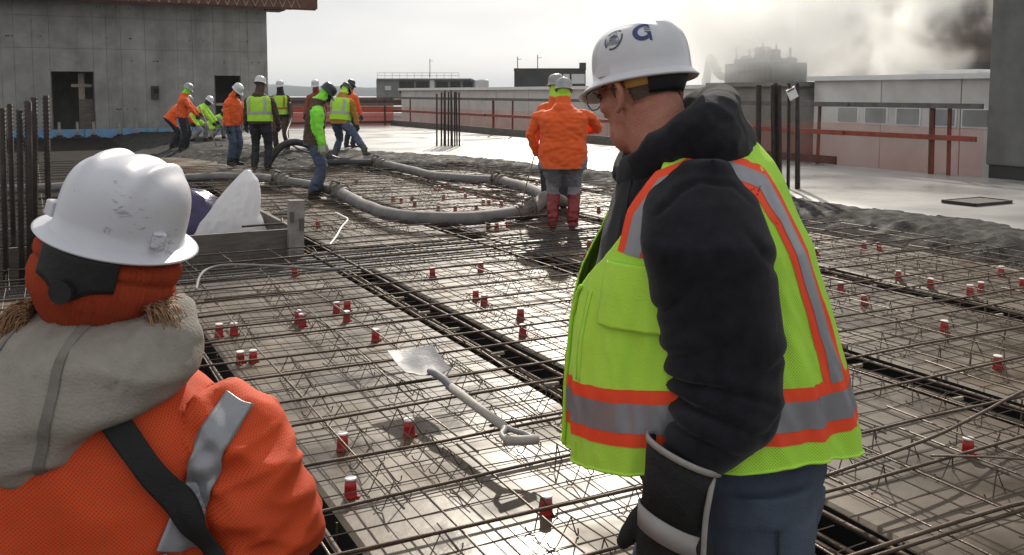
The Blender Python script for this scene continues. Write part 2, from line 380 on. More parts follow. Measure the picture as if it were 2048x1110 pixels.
edges = [-6.7] + [x for t in TR for x in t] + [9.9]
bays = [(edges[i], edges[i + 1]) for i in range(0, len(edges), 2)]
for (v0, v1) in bays:
    deck_panel(-2.6, 7.93, v0, v1)
    if v1 > 2.5:
        deck_panel(9.15, 24.0, v0, v1)
deck_panel(12.2, 36.0, -13, 2.375, 'dark_deck')
# perforated lath over the girder: a shallow corrugated sheet
b = MB(); prof = []
for i in range(121):
    u = 7.95 + 1.18 * i / 120; prof.append((u, -.035 + (.014 if (i // 6) % 2 else 0)))
rows = [[W(u, v, z) for (u, z) in prof] for v in (-6.7, -3, 0, 2.2, 2.9, 6, 9.9)]
b.loft(rows, cap=False, close=False)
tag(b.build('girder_lath', M['lath']), kind='structure')

# ---- poured concrete: lumpy wet edge and finished slab
VL = [(0, 8.3), (4, 7.9), (7.5, 7.65), (9, 7.6), (10.8, 7.1), (12.5, 7.9), (15, 8.3), (17.4, 7.5), (17.8, 5.6), (18.2, 3.6), (19, 2.9), (23.4, 2.7), (28.5, 2.3), (38.5, 2.2)]
VS = [(0, 9.9), (6, 9.3), (9, 9.2), (12.6, 9.8), (14.6, 9.3), (19.5, 8.5), (20.8, 7.84), (22.5, 6.7), (24.5, 5.6), (30, 4.9), (38.5, 4.6)]
def pour_t(u, v):
    a = interp(VL, u)[0]; c = interp(VS, u)[0]
    a += .22 * noise.noise(Vector((u * .9, 3.3, 0))) + .10 * noise.noise(Vector((u * 3.1, 1.3, 0)))
    c += .22 * noise.noise(Vector((u * .8, 9.3, 0))) + .12 * noise.noise(Vector((u * 3.7, 5.3, 0)))
    return (v - a) / max(.3, c - a)
def wet_z(u, v, t):
    z = lerp(-.10, .155, smooth01(t * 1.5 + .1)) if t < .6 else .155
    k = smooth01(1.35 - t) if t > .35 else 1
    p = Vector((u, v, 0))
    z += k * (.03 * noise.noise(p * 2.3) + .045 * noise.noise(p * 6.1) + .026 * ridged(p, 12, 12, 1) - .012 + .026 * noise.noise(p * 23))
    return z
def grid_mesh(u0, u1, du, v0, v1, dv, keep, zf, name, m, kind='structure'):
    nu = int((u1 - u0) / du) + 1; nv = int((v1 - v0) / dv) + 1; idx = {}; b = MB(); T = {}
    for i in range(nu):
        for j in range(nv):
            u = u0 + i * du; v = v0 + j * dv; T[i, j] = pour_t(u, v)
    def vid(i, j):
        if (i, j) not in idx:
            u = u0 + i * du; v = v0 + j * dv
            b.v.append(tuple(W(u, v, zf(u, v, T[i, j])))); idx[i, j] = len(b.v) - 1
        return idx[i, j]
    for i in range(nu - 1):
        for j in range(nv - 1):
            if all(keep(T[p]) for p in ((i, j), (i + 1, j), (i, j + 1), (i + 1, j + 1))):
                b.f.append([vid(i, j), vid(i, j + 1), vid(i + 1, j + 1), vid(i + 1, j)]); b.m.append(0)
    return tag(b.build(name, m, smooth=True), kind=kind)
grid_mesh(2.2, 24.0, .065, 2.3, 10.4, .065, lambda t: -.15 < t < 1.25, wet_z, 'wet_concrete', M['wet'])
grid_mesh(24.0, 36.0, .2, 1.6, 7.2, .15, lambda t: -.1 < t < 1.3, wet_z, 'wet_concrete', M['wet'])
def slab_z(u, v, t):
    p = Vector((u, v, 0)); return .168 - .045 * smooth01((1.08 - t) * 6) + .006 * noise.noise(p * .7) + .0025 * noise.noise(p * 3)
grid_mesh(0.0, 38.3, .16, 4.0, 14.28, .16, lambda t: t > .92, slab_z, 'concrete_slab', M['slab'])
b = MB(); b.box(W(19, 14.20, -.14), (.045, 19.2, .30), rot=Matrix.Rotation(DECK_ROT, 3, 'Z')); 
b.box(W(38.25, 9.5, -.14), (4.6, .045, .30), rot=Matrix.Rotation(DECK_ROT, 3, 'Z'))
tag(b.build('slab_edge', M['rail_grey']), kind='structure')

# hatch cover lying in the slab
hc = thing('hatch_cover', 'dark square hatch plate lying on the pale slab near the right column', 'hatch cover', W(7.72, 10.86, .175), DECK_ROT)
b = MB(); b.box((0, 0, .012), (.36, .22, .012)); b.build('plate', M['far_dark'], hc)
b = MB()
for sx, hx, hy in ((-.37, .014, .235), (.37, .014, .235)): b.box((sx, 0, .014), (hx, hy, .02))
for sy in (-.235, .235): b.box((0, sy, .0135), (.355, .014, .018))
b.build('frame', M['darkbar'], hc)

# ---- concrete building at left, formed in panels
RZ = Matrix.Rotation(DECK_ROT, 3, 'Z')
bl = thing('concrete_building', 'grey formed concrete building with two dark doorways behind the workers', 'building', W(36.3, 0, 0))
def rel(u, v, z): return W(u, v, z) - W(36.3, 0, 0)
joints = [-13, -12, -10.8, -9.6, -8.4, -7.2, -6, -4.8, -3.6, -2.4, -1.6, -.84, -.44, .12, .66, 2.06, 2.5, 2.98, 3.8, 4.92, 5.46, 6.22, 7.2, 7.5, 8.24]
rnd = random.Random(3)
def wall_panel(v0, v1, z0, z1):
    d = rnd.uniform(-.008, .008); b = MB(); g = .0035
    c = rel(36.45 + d, (v0 + v1) / 2, (z0 + z1) / 2)
    b.box(c, ((v1 - v0) / 2 - g, .15, (z1 - z0) / 2 - g), rot=RZ)
    # tie holes: black discs laid on the face below, hole shade painted in
    return b.build('panel', M['concrete'], bl)
for v0, v1 in zip(joints, joints[1:]):
    cuts = [-.4, 3.16, 4.28, 4.98]
    door = (2.34 if abs(v0 - .66) < .01 else 2.24 if abs(v0 - 6.22) < .01 else None)
    for z0, z1 in zip(cuts, cuts[1:]):
        if z0 < 0 and door: z0 = door
        wall_panel(v0, v1, z0, z1)
for i in range(60):
    v = rnd.choice(joints[8:]) + rnd.uniform(.15, .5); z = rnd.choice((1.0, 2.75, 3.55, 4.65)); 
    if v > 8 or (.5 < v < 2.2 and z < 2.6) or (6.1 < v < 7.3 and z < 2.5): continue
    b = MB(); q = rel(36.288, v, z); nrm = Vector((ST, -CT, 0)); b.tube([q, q + nrm * .012], .022, 6); b.build('tie_hole', M['black'], bl)  # solid black disc; the dark inside the hole is only colour
b = MB()
b.box(rel(40.3, -2.4, 2.2), (10.6, .1, 2.6), rot=RZ); b.box(rel(38.5, 8.15, 2.2), (.1, 2.0, 2.6), rot=RZ); b.box(rel(38.5, -12.9, 2.2), (.1, 2, 2.6), rot=RZ)
b.build('inner_wall', M['concrete'], bl)
b = MB(); b.box(rel(38.45, -2.38, 4.88), (10.6, 1.84, .08), rot=RZ); b.build('ceiling', M['concrete'], bl)
# doorway jambs
for (v0, v1, h) in ((.66, 2.06, 2.34), (6.22, 7.2, 2.24)):
    b = MB(); b.box(rel(36.46, v0 + .012, h / 2), (.018, .16, h / 2), rot=RZ); b.box(rel(36.46, v1 - .012, h / 2), (.018, .16, h / 2), rot=RZ)
    b.build('door_jamb', M['board'], bl)
b = MB(); b.box(rel(36.9, 1.66, 1.25), (.10, .05, 1.05), rot=RZ); b.box(rel(36.83, 1.66, 1.85), (.34, .02, .055), rot=RZ)
b.build('timber_brace', M['timber'], bl)
b = MB(); b.box(rel(36.6, 1.78, .7), (.24, .03, .66), rot=RZ); b.build('plywood_sheet', M['board'], bl)
for z in (.62, 1.15):
    b = MB(); b.box(rel(36.42, 6.71, z), (.46, .03, .05), rot=RZ); b.build('guard_board', M['timber'], bl)
b = MB(); b.box(rel(36.25, 4.09, 1.6), (.13, .045, .24), rot=RZ); f = b.build('recess_box', M['far_dark'], bl)  # dark box stands in for a wall recess, its shade put into colour
b = MB(); b.box(rel(36.19, 4.13, 1.66), (.07, .012, .09), rot=RZ); b.build('recess_shade', M['black'], f)
# steel roof edge with its bracket
b = MB(); b.box(rel(36.6, -2.2, 5.22), (12.2, 1.15, .10), rot=RZ); b.build('roof_deck', M['steel_red'], bl)
b = MB(); b.box(rel(35.42, -2.2, 5.04), (12.2, .03, .22), rot=RZ); b.box(rel(35.5, -2.2, 4.80), (12.15, .06, .03), rot=RZ); b.build('fascia', M['steel_red'], bl)
for i in range(48):
    v = -7 + i * .34
    b = MB(); b.tube([rel(35.38, v, 4.84), rel(35.38, v + .17, 5.22), rel(35.38, v + .34, 4.84)], .016, 5); b.build('truss_web', M['timber'], bl)
b = MB()
b.box(rel(36.3, 8.5, 4.80), (.35, .5, .05), rot=RZ); b.box(rel(36.3, 8.95, 4.93), (.4, .6, .05), rot=RZ); b.box(rel(36.3, 9.3, 5.1), (.45, .7, .06), rot=RZ)
for k in range(6): b.tube([rel(35.8, 8.3 + k * .24, 4.72 + k * .06), rel(35.8, 8.5 + k * .2, 5.35)], .02, 5)
b.build('eave_bracket', M['steel_red'], bl)
# blue foam strip and the brackets standing on it
fo = thing('foam_strip', 'strip of blue foam board lying along the foot of the concrete wall', 'foam board', W(36.05, 0, 0))
for i in range(8):
    b = MB(); v0 = -3.2 + i * 1.22; b.box(W(36.08, v0 + .6, .14) - W(36.05, 0, 0), (.597, .09, .16), rot=RZ); b.build('foam_board', M['foam'], fo)
BLAB = ['leftmost pale form bracket before the blue foam, left of the wide doorway', 'second pale form bracket from the left, just left of the wide doorway', 'pale form bracket before the left side of the wide doorway', 'pale form bracket before the middle of the wide doorway', 'pale form bracket before the timber brace side of the wide doorway', 'first pale form bracket to the right of the wide doorway', 'second pale form bracket to the right of the wide doorway', 'pale form bracket below the small dark recess box in the wall', 'rightmost pale form bracket, nearest the orange hooded workers']
for i, v in enumerate((-.35, .1, .85, 1.42, 1.94, 2.78, 3.35, 3.95, 4.5)):
    t = thing('form_bracket', BLAB[i], 'bracket', W(35.6, v, 0), DECK_ROT, group='form brackets along the wall foot')
    b = MB(); b.box((0, 0, .30), (.045, .04, .27)); b.build('upright', M['post'], t)
    b = MB(); b.box((0, 0, .03), (.20, .12, .03)); b.box((0, 0, .09), (.10, .07, .03)); b.build('base_plate', M['darkbar'], t)

# ---- right-hand column
cb = MB()
cw = .95
cl = thing('concrete_column', 'tall smooth grey concrete column at the slab edge, right of the railing', 'column', W(9.22, 15.12, 0), DECK_ROT)
cb = MB(); cb.box((0, 0, 4.4), (.82, .82, 4.02)); me = cb.mesh('shaft', M['column']); sh = link('shaft', me, cl)
bv = sh.modifiers.new('bevel', 'BEVEL'); bv.width = .03; bv.segments = 2
cb = MB(); cb.box((0, 0, .19), (.78, .78, .185)); cb.build('base', M['far_dark'], cl)
# ---- guard rails along the slab edge
gr = thing('guard_rail', 'timber guard rail with orange netting along the right slab edge', 'railing', W(14, 14.05, .17))
def grel(u, v, z): return W(u, v, z) - W(14, 14.05, .17)
for u in (10.55, 10.9, 13.55, 20.45, 23.3, 26.85, 28.25, 36.05):
    lean = rnd.uniform(-.03, .03); thick = u in (10.9, 23.3, 28.25)
    b = MB(); b.tube([grel(u, 14.05, .10), grel(u + lean, 14.05, 1.36)], .05 if thick else .035, 6); b.build('post', M['rust_post'] if u > 0 else M['rail_grey'], gr)
def rail(u0, u1, z, m, name, off=0, hh=.045):
    b = MB(); b.box(grel((u0 + u1) / 2, 13.98 - off, z), (.022, (u1 - u0) / 2, hh), rot=RZ); return b.build(name, m, gr)
for (u0, u1, o) in ((9.9, 13.9, 0), (12.7, 16.6, .05), (16.5, 20.9, 0), (19.3, 24.2, .05), (24.1, 29, 0), (28.6, 33.4, .05), (33.3, 38.1, 0)):
    rail(u0, u1, 1.40 - .03, M['rail_grey'], 'top_rail', o); rail(u0 + .1, u1 - .1, .82, M['rail_orange'], 'mid_rail', o)
for i in range(7): rail(13.0 + i * 3.6, 13.0 + i * 3.6 + 3.58, .27, M['rust_post' if i == 0 else 'board'], 'toe_board', 0, .08 if i == 0 else .13)
def net(u0, v0, u1, v1, z0, z1, m, parent, name='netting', base=None):
    b = MB(); n = 60; rows = []
    for k in range(7):
        row = []
        for i in range(n + 1):
            t = i / n; u = lerp(u0, u1, t); v = lerp(v0, v1, t); z = lerp(z0, z1, k / 6) + (.035 * noise.noise(Vector((t * 14, 2, 0))) if k == 6 else 0)
            o = .03 * noise.noise(Vector((t * 30, k * .5, u0)))
            q = W(u, v, z) + Vector((ST, -CT, 0)) * o if abs(u1 - u0) < abs(v1 - v0) else W(u, v + o, z)
            row.append(q - base)
        rows.append(row)
    b.loft(rows, cap=False, close=False); return b.build(name, m, parent, smooth=True)
net(9.9, 14.02, 38, 14.02, .18, 1.0, M['net'], gr, base=W(14, 14.05, .17))
gf = thing('guard_rail', 'far guard rail with dense orange netting across the end of the slab', 'railing', W(38.2, 10, .17))
net(38.2, 6.8, 38.2, 14.1, .12, 1.05, M['net_far'], gf, base=W(38.2, 10, .17))
for v in (6.9, 8.6, 10.3, 12, 13.7):
    b = MB(); b.tube([W(38.18, v, .1) - W(38.2, 10, .17), W(38.18, v, 1.3) - W(38.2, 10, .17)], .04, 6); b.build('post', M['rust_post'], gf)
for z, m, nm in ((1.25, 'rail_grey', 'top_rail'), (.98, 'rail_grey', 'mid_rail'), (.22, 'rust_post', 'toe_board')):
    b = MB(); b.box(W(38.14, 10.4, z + .1) - W(38.2, 10, .17), (3.7, .02, .05), rot=RZ); b.build(nm, M[m], gf)

# ---- neighbouring pale walls beyond the edge
def prism_wall(name, label, u0, u1, v0, depth, top, panels, m, capm=None):
    t = thing(name, label, 'wall', W((u0 + u1) / 2, v0, -3))
    base = W((u0 + u1) / 2, v0, -3); st = (u1 - u0) / panels
    for i in range(panels):
        b = MB(); b.box(W(u0 + (i + .5) * st, v0 + depth / 2, (top - 3) / 2) - base, (depth / 2, st / 2 - .012, (top + 3) / 2), rot=RZ)
        b.build('wall_panel', m, t)
    b = MB(); b.box(W((u0 + u1) / 2, v0 + depth / 2, top + .05) - base, (depth / 2 + .12, (u1 - u0) / 2 + .12, .05), rot=RZ); b.build('cap', capm or M['white_cap'], t)
    return t, base
pw, pb = prism_wall('parapet_wall', 'long pale parapet wall with a white cap behind the orange netting', 18.4, 40.9, 15.5, 2.2, 1.70, 9, M['render_wall'])
tb, _ = prism_wall('roof_curb', 'tan boxed roof curb behind the right starter bars, below the dark cooling unit', 15.5, 18.2, 15.2, 2.4, 1.74, 1, M['curb'], M['curb'])
ww, wb = prism_wall('parapet_wall', 'pale wall with a row of windows and white cap, left of the column', 6.0, 15.3, 15.7, 6.0, 1.86, 5, M['render_wall'])
for i, u in enumerate((14.3, 13.55, 12.75, 11.95, 11.25, 10.5)):
    b = MB(); b.box(W(u, 15.69, 1.12) - wb, (.012, .30, .19), rot=RZ); wn = b.build('window', M['white_cap'], ww)
    b = MB(); b.box(W(u, 15.672, 1.12) - wb, (.010, .26, .155), rot=RZ); b.build('pane', M['glass'], wn)
    wn.matrix_parent_inverse = Matrix()
rv = thing('roof_vent', 'small white curb and cap on the pale wall top near the column', 'roof vent', W(12.6, 17.0, 1.96), DECK_ROT)
b = MB(); b.box((0, 0, .05), (.45, .7, .05)); b.box((0, -.9, .03), (.35, .25, .03)); b.build('cap', M['white_cap'], rv)
# dark cooling unit that steams
cu = thing('cooling_unit', 'dark rooftop cooling unit half lost in rising steam', 'cooling unit', W(19.4, 17.9, 1.80), DECK_ROT)
b = MB(); b.box((0, -.15, .30), (.60, .95, .30)); b.box((.05, -.1, .66), (.5, .7, .06)); b.build('fan_housing', M['hat_dark'], cu)
for k in range(9):
    b = MB(); b.box((-.62, -.95 + k * .2, .30), (.03, .07, .24), rot=Matrix.Rotation(.4, 3, 'Z')); b.build('louvre', M['darkbar'], cu)
for (x, y, z, r, h) in ((-.1, -.55, .6, .22, .36), (.1, .05, .6, .26, .46), (-.05, .55, .6, .17, .22), (.25, -.85, .3, .16, .45)):
    b = MB(); n = 14; b.loft([[(x + r * q * (1 + .18 * noise.noise(Vector((math.cos(t) * 3 + x * 9, math.sin(t) * 3, zz * 4)))) * math.cos(t), y + r * q * math.sin(t), z + h * zz) for t in [2 * PI * i / n for i in range(n)]] for q, zz in ((1, 0), (1.05, .3), (.9, .6), (1.0, .85), (.75, 1.0))])
    b.build('fan_stack', M['hat_dark'], cu)
b = MB(); b.tube(catmull([(-.2, 1.0, .2), (-.3, 1.35, .30), (-.32, 1.6, .62), (-.3, 1.78, .80), (-.25, 1.95, .5), (-.25, 2.05, 0)], 5), [.12 + .03 * noise.noise(Vector((i * .5, 0, 0))) for i in range(26)], 9); b.build('duct_elbow', M['hat_dark'], cu)
for k in range(5):
    b = MB(); b.tube([(.3 - k * .12, -.8 + k * .4, .6), (.32 - k * .12, -.75 + k * .4, 1.0 + .12 * (k % 3))], .03, 6); b.build('vent_pipe', M['hat_dark'], cu)

# ---- far buildings
bw = thing('brown_building', 'large brown building hidden behind the steam at upper right', 'building', (24, 46, -14), R(-6))
b = MB(); b.box((2, 3, 14.5), (9.9, 6, 14.5)); b.build('wall', M['brown_wall'], bw)
for k in range(7):
    b = MB(); b.box((2, -3.02, 9.0 + k * 2.6), (9.95, .07, .22)); b.build('band', M['far_dark'], bw)
mb = thing('plant_building', 'grey rooftop plant building with dark louvre openings and a thin roof railing', 'building', (-13.9, 150, -4))
b = MB(); b.box((0, 2, 3.85), (7.9, 3.8, 3.75)); b.box((-.2, 2, 7.72), (7.6, 4.2, .12)); b.build('wall', M['far_grey'], mb)
for x0, x1 in ((-4.2, -1.9), (-1.5, .5), (1.7, 3.6), (4.0, 5.6), (6.0, 7.6)):
    b = MB(); b.box(((x0 + x1) / 2, -1.86, 6.45), ((x1 - x0) / 2, .06, .92)); b.build('louvre_opening', M['black'], mb)
b = MB(); b.box((1.1, -1.95, 6.0), (.35, .12, 1.6)); b.box((-6, -1.9, 6.3), (.5, .08, .35)); b.build('pier', M['render_wall'], mb)
b = MB()
for z in (8.3, 8.75): b.tube([(-7.7, -1.8, z), (5.4, -1.8, z)], .035, 4)
for i in range(12): b.tube([(-7.7 + i * 1.19, -1.8, 7.8), (-7.7 + i * 1.19, -1.8, 8.75)], .035, 4)
b.build('roof_railing', M['render_wall'], mb)
db = thing('dark_building', 'dark clad building with small pale windows behind the orange jacket worker', 'building', (4.9, 120, -4))
b = MB(); b.box((0, 3, 4.28), (4.6, 4, 4.28)); b.box((0, 3, 8.62), (4.65, 4.05, .09)); b.box((4.2, -.9, 9.0), (.42, .3, .42)); b.build('wall', M['far_dark'], db)
for x in (.7, 2.1, 3.2, 4.05):
    b = MB(); b.box((x, -1.05, 7.35), (.42, .06, .62)); b.build('window', M['white_roof'], db)
tk = MB(); tk.tube([(-3.2, 100, -2), (-3.2, 100, 2.9)], .68, 20); tk.tube([(-3.2, 100, 2.9), (-3.2, 100, 3.02)], [.70, .5], 20)
tag(tk.build('roof_tank', M['white_roof'], smooth=False), 'round pale roof tank between the plant building and dark building', 'tank')
for x, Y, z0, z1, lab in ((-13.15, 148, 4, 7.0, 'thin antenna mast on the grey plant building roof'), (.72, 119, 4.3, 6.2, 'thin antenna mast at the left end of the dark building'), (3.3, 119, 4.4, 6.4, 'thin antenna mast nearer the middle of the dark building')):
    b = MB(); b.tube([(x, Y, z0), (x, Y, z1)], .06, 5); b.tube([(x, Y, z1 - .4), (x + .5, Y, z1 - .3)], .03, 4); tag(b.build('antenna', M['far_grey']), lab, 'antenna')
for (x, Y, z, wx, dy, m, lab) in ((-13, 72, .35, 9, 3, 'far_dark', 'low dark roof parapet beyond the far orange netting'), (-14, 95, .75, 14, 4, 'steel_red', 'reddish low roof behind the dark parapet'), (-40, 170, .6, 40, 10, 'white_roof', 'wide white flat roof far beyond the slab'), (-12.5, 55, .2, 6.2, .6, 'white_roof', 'narrow white coping beyond the far netting')):
    t = thing('low_building', lab, 'building', (x, Y, -8))
    b = MB(); b.box((0, 0, (z + 8) / 2), (wx, dy, (z + 8) / 2)); b.build('wall', M[m], t)
    b = MB(); b.box((0, 0, z + 8 + .1), (wx + .1, dy + .1, .1)); b.build('roof', M['rail_grey' if m == 'far_dark' else m], t)

# ================================================================== REINFORCEMENT
rnd = random.Random(11)
def limit_v(u):                       # bars run into the wet concrete and end there
    return interp(VL, u)[0] + .55
def bar_pts(a, bpt, n, sag, jx=0.0, seed=0):
    P = []
    for i in range(n + 1):
        t = i / n; p = a.lerp(bpt, t); d = (bpt - a).normalized(); s = Vector((-d.y, d.x, 0))
        p = p + s * jx * noise.noise(Vector((t * 3.1, seed, 0))) + Vector((0, 0, sag * noise.noise(Vector((t * 5.3, seed, 5)))))
        P.append(p)
    return P
rm = thing('rebar_mat', 'rusty reinforcing mat of crossing bars tied over the tan deck panels', 'rebar mat', (0, 0, 0))
# heavy cross bars (along v)
u = .75; k = 0
while u < 19.2:
    vl = limit_v(u)
    if 9.0 < u < 12.2: v0 = 2.45
    else: v0 = -3.2 if u < 9 else 1.4
    uu = u + rnd.uniform(-.05, .05); tilt = rnd.uniform(-.05, .05)
    pieces = [(v0, vl)]
    if rnd.random() < .5:
        c = rnd.uniform(max(v0 + 1, 0), vl - 1); pieces = [(v0, c + .35), (c - .35, vl)]
    for q, (a, c) in enumerate(pieces):
        b = MB(); du = .018 * q
        b.tube(bar_pts(W(uu + tilt * (a - 3) * .3 + du, a, .128), W(uu + tilt * (c - 3) * .3 + du, c, .128), 12, .018, .035, k + q * .5), .0068, 6)
        b.build('cross_bar', M['rebar'], rm, smooth=True)
    u += rnd.uniform(.33, .43) if u < 8.6 else rnd.uniform(.36, .5); k += 1
# lengthwise bars (along u), lighter, with free ends
v = -2.6; k = 0
while v < 8.9:
    runs = []
    u = rnd.uniform(-.5, .6)
    while u < 20:
        ln = rnd.uniform(2.6, 5.5); runs.append((u, min(u + ln, 20.3))); u += ln + rnd.uniform(-.3, .45)
    for (a, c) in runs:
        if v < 2.5 and c > 8.8: c = 8.8
        if c - a < .5: continue
        # stop where the concrete begins
        while c > a and limit_v((a + c) / 2) < v - .2 and c > a + .4: c -= .4
        vv = v + rnd.uniform(-.05, .05)
        if limit_v(a) < vv: continue
        b = MB(); b.tube(bar_pts(W(a, vv, .112), W(c, vv + rnd.uniform(-.08, .08), .112), 9, .014, .03, k), .0044, 5)
        b.build('long_bar', M['bright_bar'], rm, smooth=True)
    v += rnd.uniform(.26, .40); k += 1
for k in range(16):
    u = 12.6 + k * .62 + rnd.uniform(-.1, .1); b = MB(); b.tube(bar_pts(W(u, -5, .12), W(u + rnd.uniform(-.2, .2), 2.5, .12), 10, .02, .03, k), .008, 5); b.build('cross_bar', M['rebar'], rm, smooth=True)
for k in range(9):
    v = -4.6 + k * .78; b = MB(); b.tube(bar_pts(W(12.4, v, .10), W(21.5, v + rnd.uniform(-.2, .2), .10), 10, .02, .03, k), .007, 5); b.build('long_bar', M['rebar'], rm, smooth=True)
# a few bent loose bars lying over the mat, right foreground
for nm, pts, r in (('bent_bar', [(1.0, 2.75, .14), (1.75, 3.12, .15), (2.35, 3.35, .15), (2.9, 3.95, .16), (3.6, 5.0, .15)], .0075), ('bent_bar', [(1.2, 3.4, .14), (1.75, 3.75, .15), (2.1, 4.05, .14), (2.7, 4.55, .14), (3.8, 5.35, .13)], .0072), ('bent_bar', [(1.7, 3.62, .13), (1.95, 3.55, .15), (2.3, 3.5, .14), (2.9, 3.45, .13)], .005)):
    b = MB(); b.tube(catmull(pts, 8), r, 6); b.build(nm, M['rebar'] if r > .006 else M['bright_bar'], rm, smooth=True)
# welded wire fabric, one sheet per bay (wires too thin to pick apart)
def wire_sheet(u0, u1, v0, v1, sp=.15, n=4):
    b = MB(); nu = int((u1 - u0) / sp); nv = int((v1 - v0) / sp); sk = rnd.uniform(-.01, .01)
    zf = lambda u, v: .05 + .014 * noise.noise(Vector((u * 1.3, v * 1.3, 2))) + .006 * noise.noise(Vector((u * 4, v * 4, 6)))
    for i in range(nu + 1):
        u = u0 + i * sp + rnd.uniform(-.008, .008)
        if limit_v(u) < v0 + .3: continue
        ve = min(v1, limit_v(u))
        m = max(3, int((ve - v0) / .28)); b.tube([W(u + sk * j + .012 * noise.noise(Vector((u, j * .7, 1))), lerp(v0, ve, j / m), zf(u, lerp(v0, ve, j / m))) for j in range(m + 1)], .0028, n, cap=False)
    for i in range(nv + 1):
        v = v0 + i * sp + rnd.uniform(-.008, .008); m = int((u1 - u0) / .35); P = []
        for j in range(m + 1):
            u = lerp(u0, u1, j / m)
            if limit_v(u) > v: P.append(W(u, v + .012 * noise.noise(Vector((v, j * .7, 4))), zf(u, v) + .005))
        if len(P) > 2: b.tube(P, .0028, n, cap=False)
    o = b.build('wire_mesh', M['wire'], rm); o['kind'] = 'stuff'
for (v0, v1) in bays:
    if v1 < -2: continue
    wire_sheet(.2, 8.9, v0 - .12, v1 + .12, .15, 4)
    if v1 > 2.5: wire_sheet(9.0, 19.5, v0 - .12, v1 + .12, .15, 3)
# wire bar chairs: short runs of top wire on splayed, hooked legs
def chair_mesh(n, seed):
    r = random.Random(seed); b = MB(); ln = n * .19
    b.tube([(0, -ln / 2 - .05, .10), (r.uniform(-.01, .01), 0, .104), (0, ln / 2 + .05, .10)], .0034, 4, cap=False)
    for i in range(n + 1):
        y = -ln / 2 + i * .19
        for s in (-1, 1):
            dx = .052 * s + r.uniform(-.012, .012); dy = r.uniform(-.03, .03) + .02 * s
            b.tube([(0, y, .10), (dx * .5, y + dy * .5, .055), (dx, y + dy, .012), (dx * 1.2, y + dy * 1.2, .004), (dx * 1.42, y + dy + .012, .008), (dx * 1.5, y + dy + .02, .022)], .0030, 4, cap=False)
    return b.mesh('bar_chair', M['wire'])
chairs = [chair_mesh(n, s) for n, s in ((3, 1), (4, 2), (5, 3), (4, 4), (6, 5))]
for bi, (v0, v1) in enumerate(bays):
    if v1 < -1 or v0 > 8: continue
    for off in (.22, .62, 1.02, 1.32):
        u = rnd.uniform(.9, 1.6)
        while u < (8.0 if v1 < 2.5 else 16.5):
            vv = v0 + off + rnd.uniform(-.09, .09)
            if not (7.7 < u < 9.4) and limit_v(u) > vv + .7 and vv < v1 - .06:
                link('bar_chair', rnd.choice(chairs), rm, W(u, vv, 0), DECK_ROT + rnd.uniform(-.16, .16))
            u += rnd.uniform(1.0, 1.7) if u < 8 else rnd.uniform(1.6, 2.6)
# heavy bars and spacers down in the trenches
tm = thing('trench_cage', 'heavy long bars with short spacers running down the dark trenches', 'rebar cage', (0, 0, 0))
for (v0, v1) in TR[2:]:
    c = (v0 + v1) / 2
    for dv, z in ((-.10, -.015), (.02, -.06), (.11, -.02), (-.05, -.22), (.08, -.24)):
        ue = 20.0 if v0 > 2 else 8.6
        while ue > 3 and limit_v(ue) < v0: ue -= .5
        b = MB(); b.tube(bar_pts(W(-.5, c + dv, z), W(ue, c + dv, z), 14, .012, .02, c + dv), .0125 if z < -.015 else .010, 6); b.build('trench_bar', M['rebar'] if z > -.1 else M['darkbar'], tm, smooth=True)
    u = .9
    while u < (8 if v0 < 2 else 15):
        if limit_v(u) > v1:
            if u < 8:
                b = MB(); q = W(u, c, -.035); sk = rnd.uniform(-.12, .12)
                b.box(q, (.045, .009, .009), rot=Matrix.Rotation(DECK_ROT + sk, 3, 'Z')); b.build('spacer', M['timber'], tm)
            b = MB(); b.tube([W(u + .2, v0 + .03, .02), W(u + .2, v0 + .04, -.3), W(u + .2, v1 - .04, -.3), W(u + .2, v1 - .03, .02)], .005, 5); b.build('stirrup', M['rebar'], tm)
        u += rnd.uniform(.42, .7)

# starter bars
def starter(label, pos, bars, parent_rot=0):
    t = thing('starter_bars', label, 'rebar', pos)
    for i, (dx, dy, h, r, lx, ly) in enumerate(bars):
        b = MB(); b.tube([(dx, dy, -.2), (dx + lx * .5, dy + ly * .5, h * .5), (dx + lx, dy + ly, h)], r, 10)
        rib = []
        b.build('bar', M['darkbar'], t, smooth=True)
        rb = MB(); n = int(h / .034) if r > .02 else 0
        for q in range(n):
            z = .05 + q * .034; f = z / h
            if z > h: break
            rb.box((dx + lx * f, dy + ly * f - .0, z), (r + .0025, r * .55, .006))
        if n: rb.build('bar_ribs', M['darkbar'], t)['kind'] = 'stuff'
    return t
starter('bundle of thick dark starter bars standing at the left edge', (-4.2, 7.75, 0), [(-.13, 0, 1.47, .024, .04, 0), (-.02, .18, 1.53, .024, .05, 0), (.03, -.05, 1.45, .024, .05, 0), (.09, .06, 1.56, .024, .06, 0), (.14, -.1, 1.52, .020, .05, 0), (.19, .12, 1.575, .024, .03, 0), (-.22, .3, 1.5, .022, .03, 0)])
tl = [(x * .0135 - .02, (i % 3) * .16 - .1, 1.62 + rnd.uniform(-.05, .05), .022, rnd.uniform(-.02, .02), 0) for i, x in enumerate((-22, -14, -9, -5, 0, 5, 9, 13, 17, 23))]
starter('cluster of slim dark starter bars standing in the pour mid picture', (-1.70, 24.7, 0), tl)
rs = starter('starter bars with a white tag behind the shoulder of the lime vest', (3.95, 13.6, 0), [(-.30, 0, 1.71, .021, -.03, 0), (-.24, .12, 1.71, .021, -.02, 0), (-.05, 0, 1.71, .030, -.06, 0), (.0, .05, 1.74, .030, -.05, 0), (.04, -.03, 1.71, .028, -.06, 0), (.17, .02, 1.735, .024, -.03, 0), (.29, 0, 1.72, .022, -.04, 0), (.35, .08, 1.74, .024, -.07, 0)])
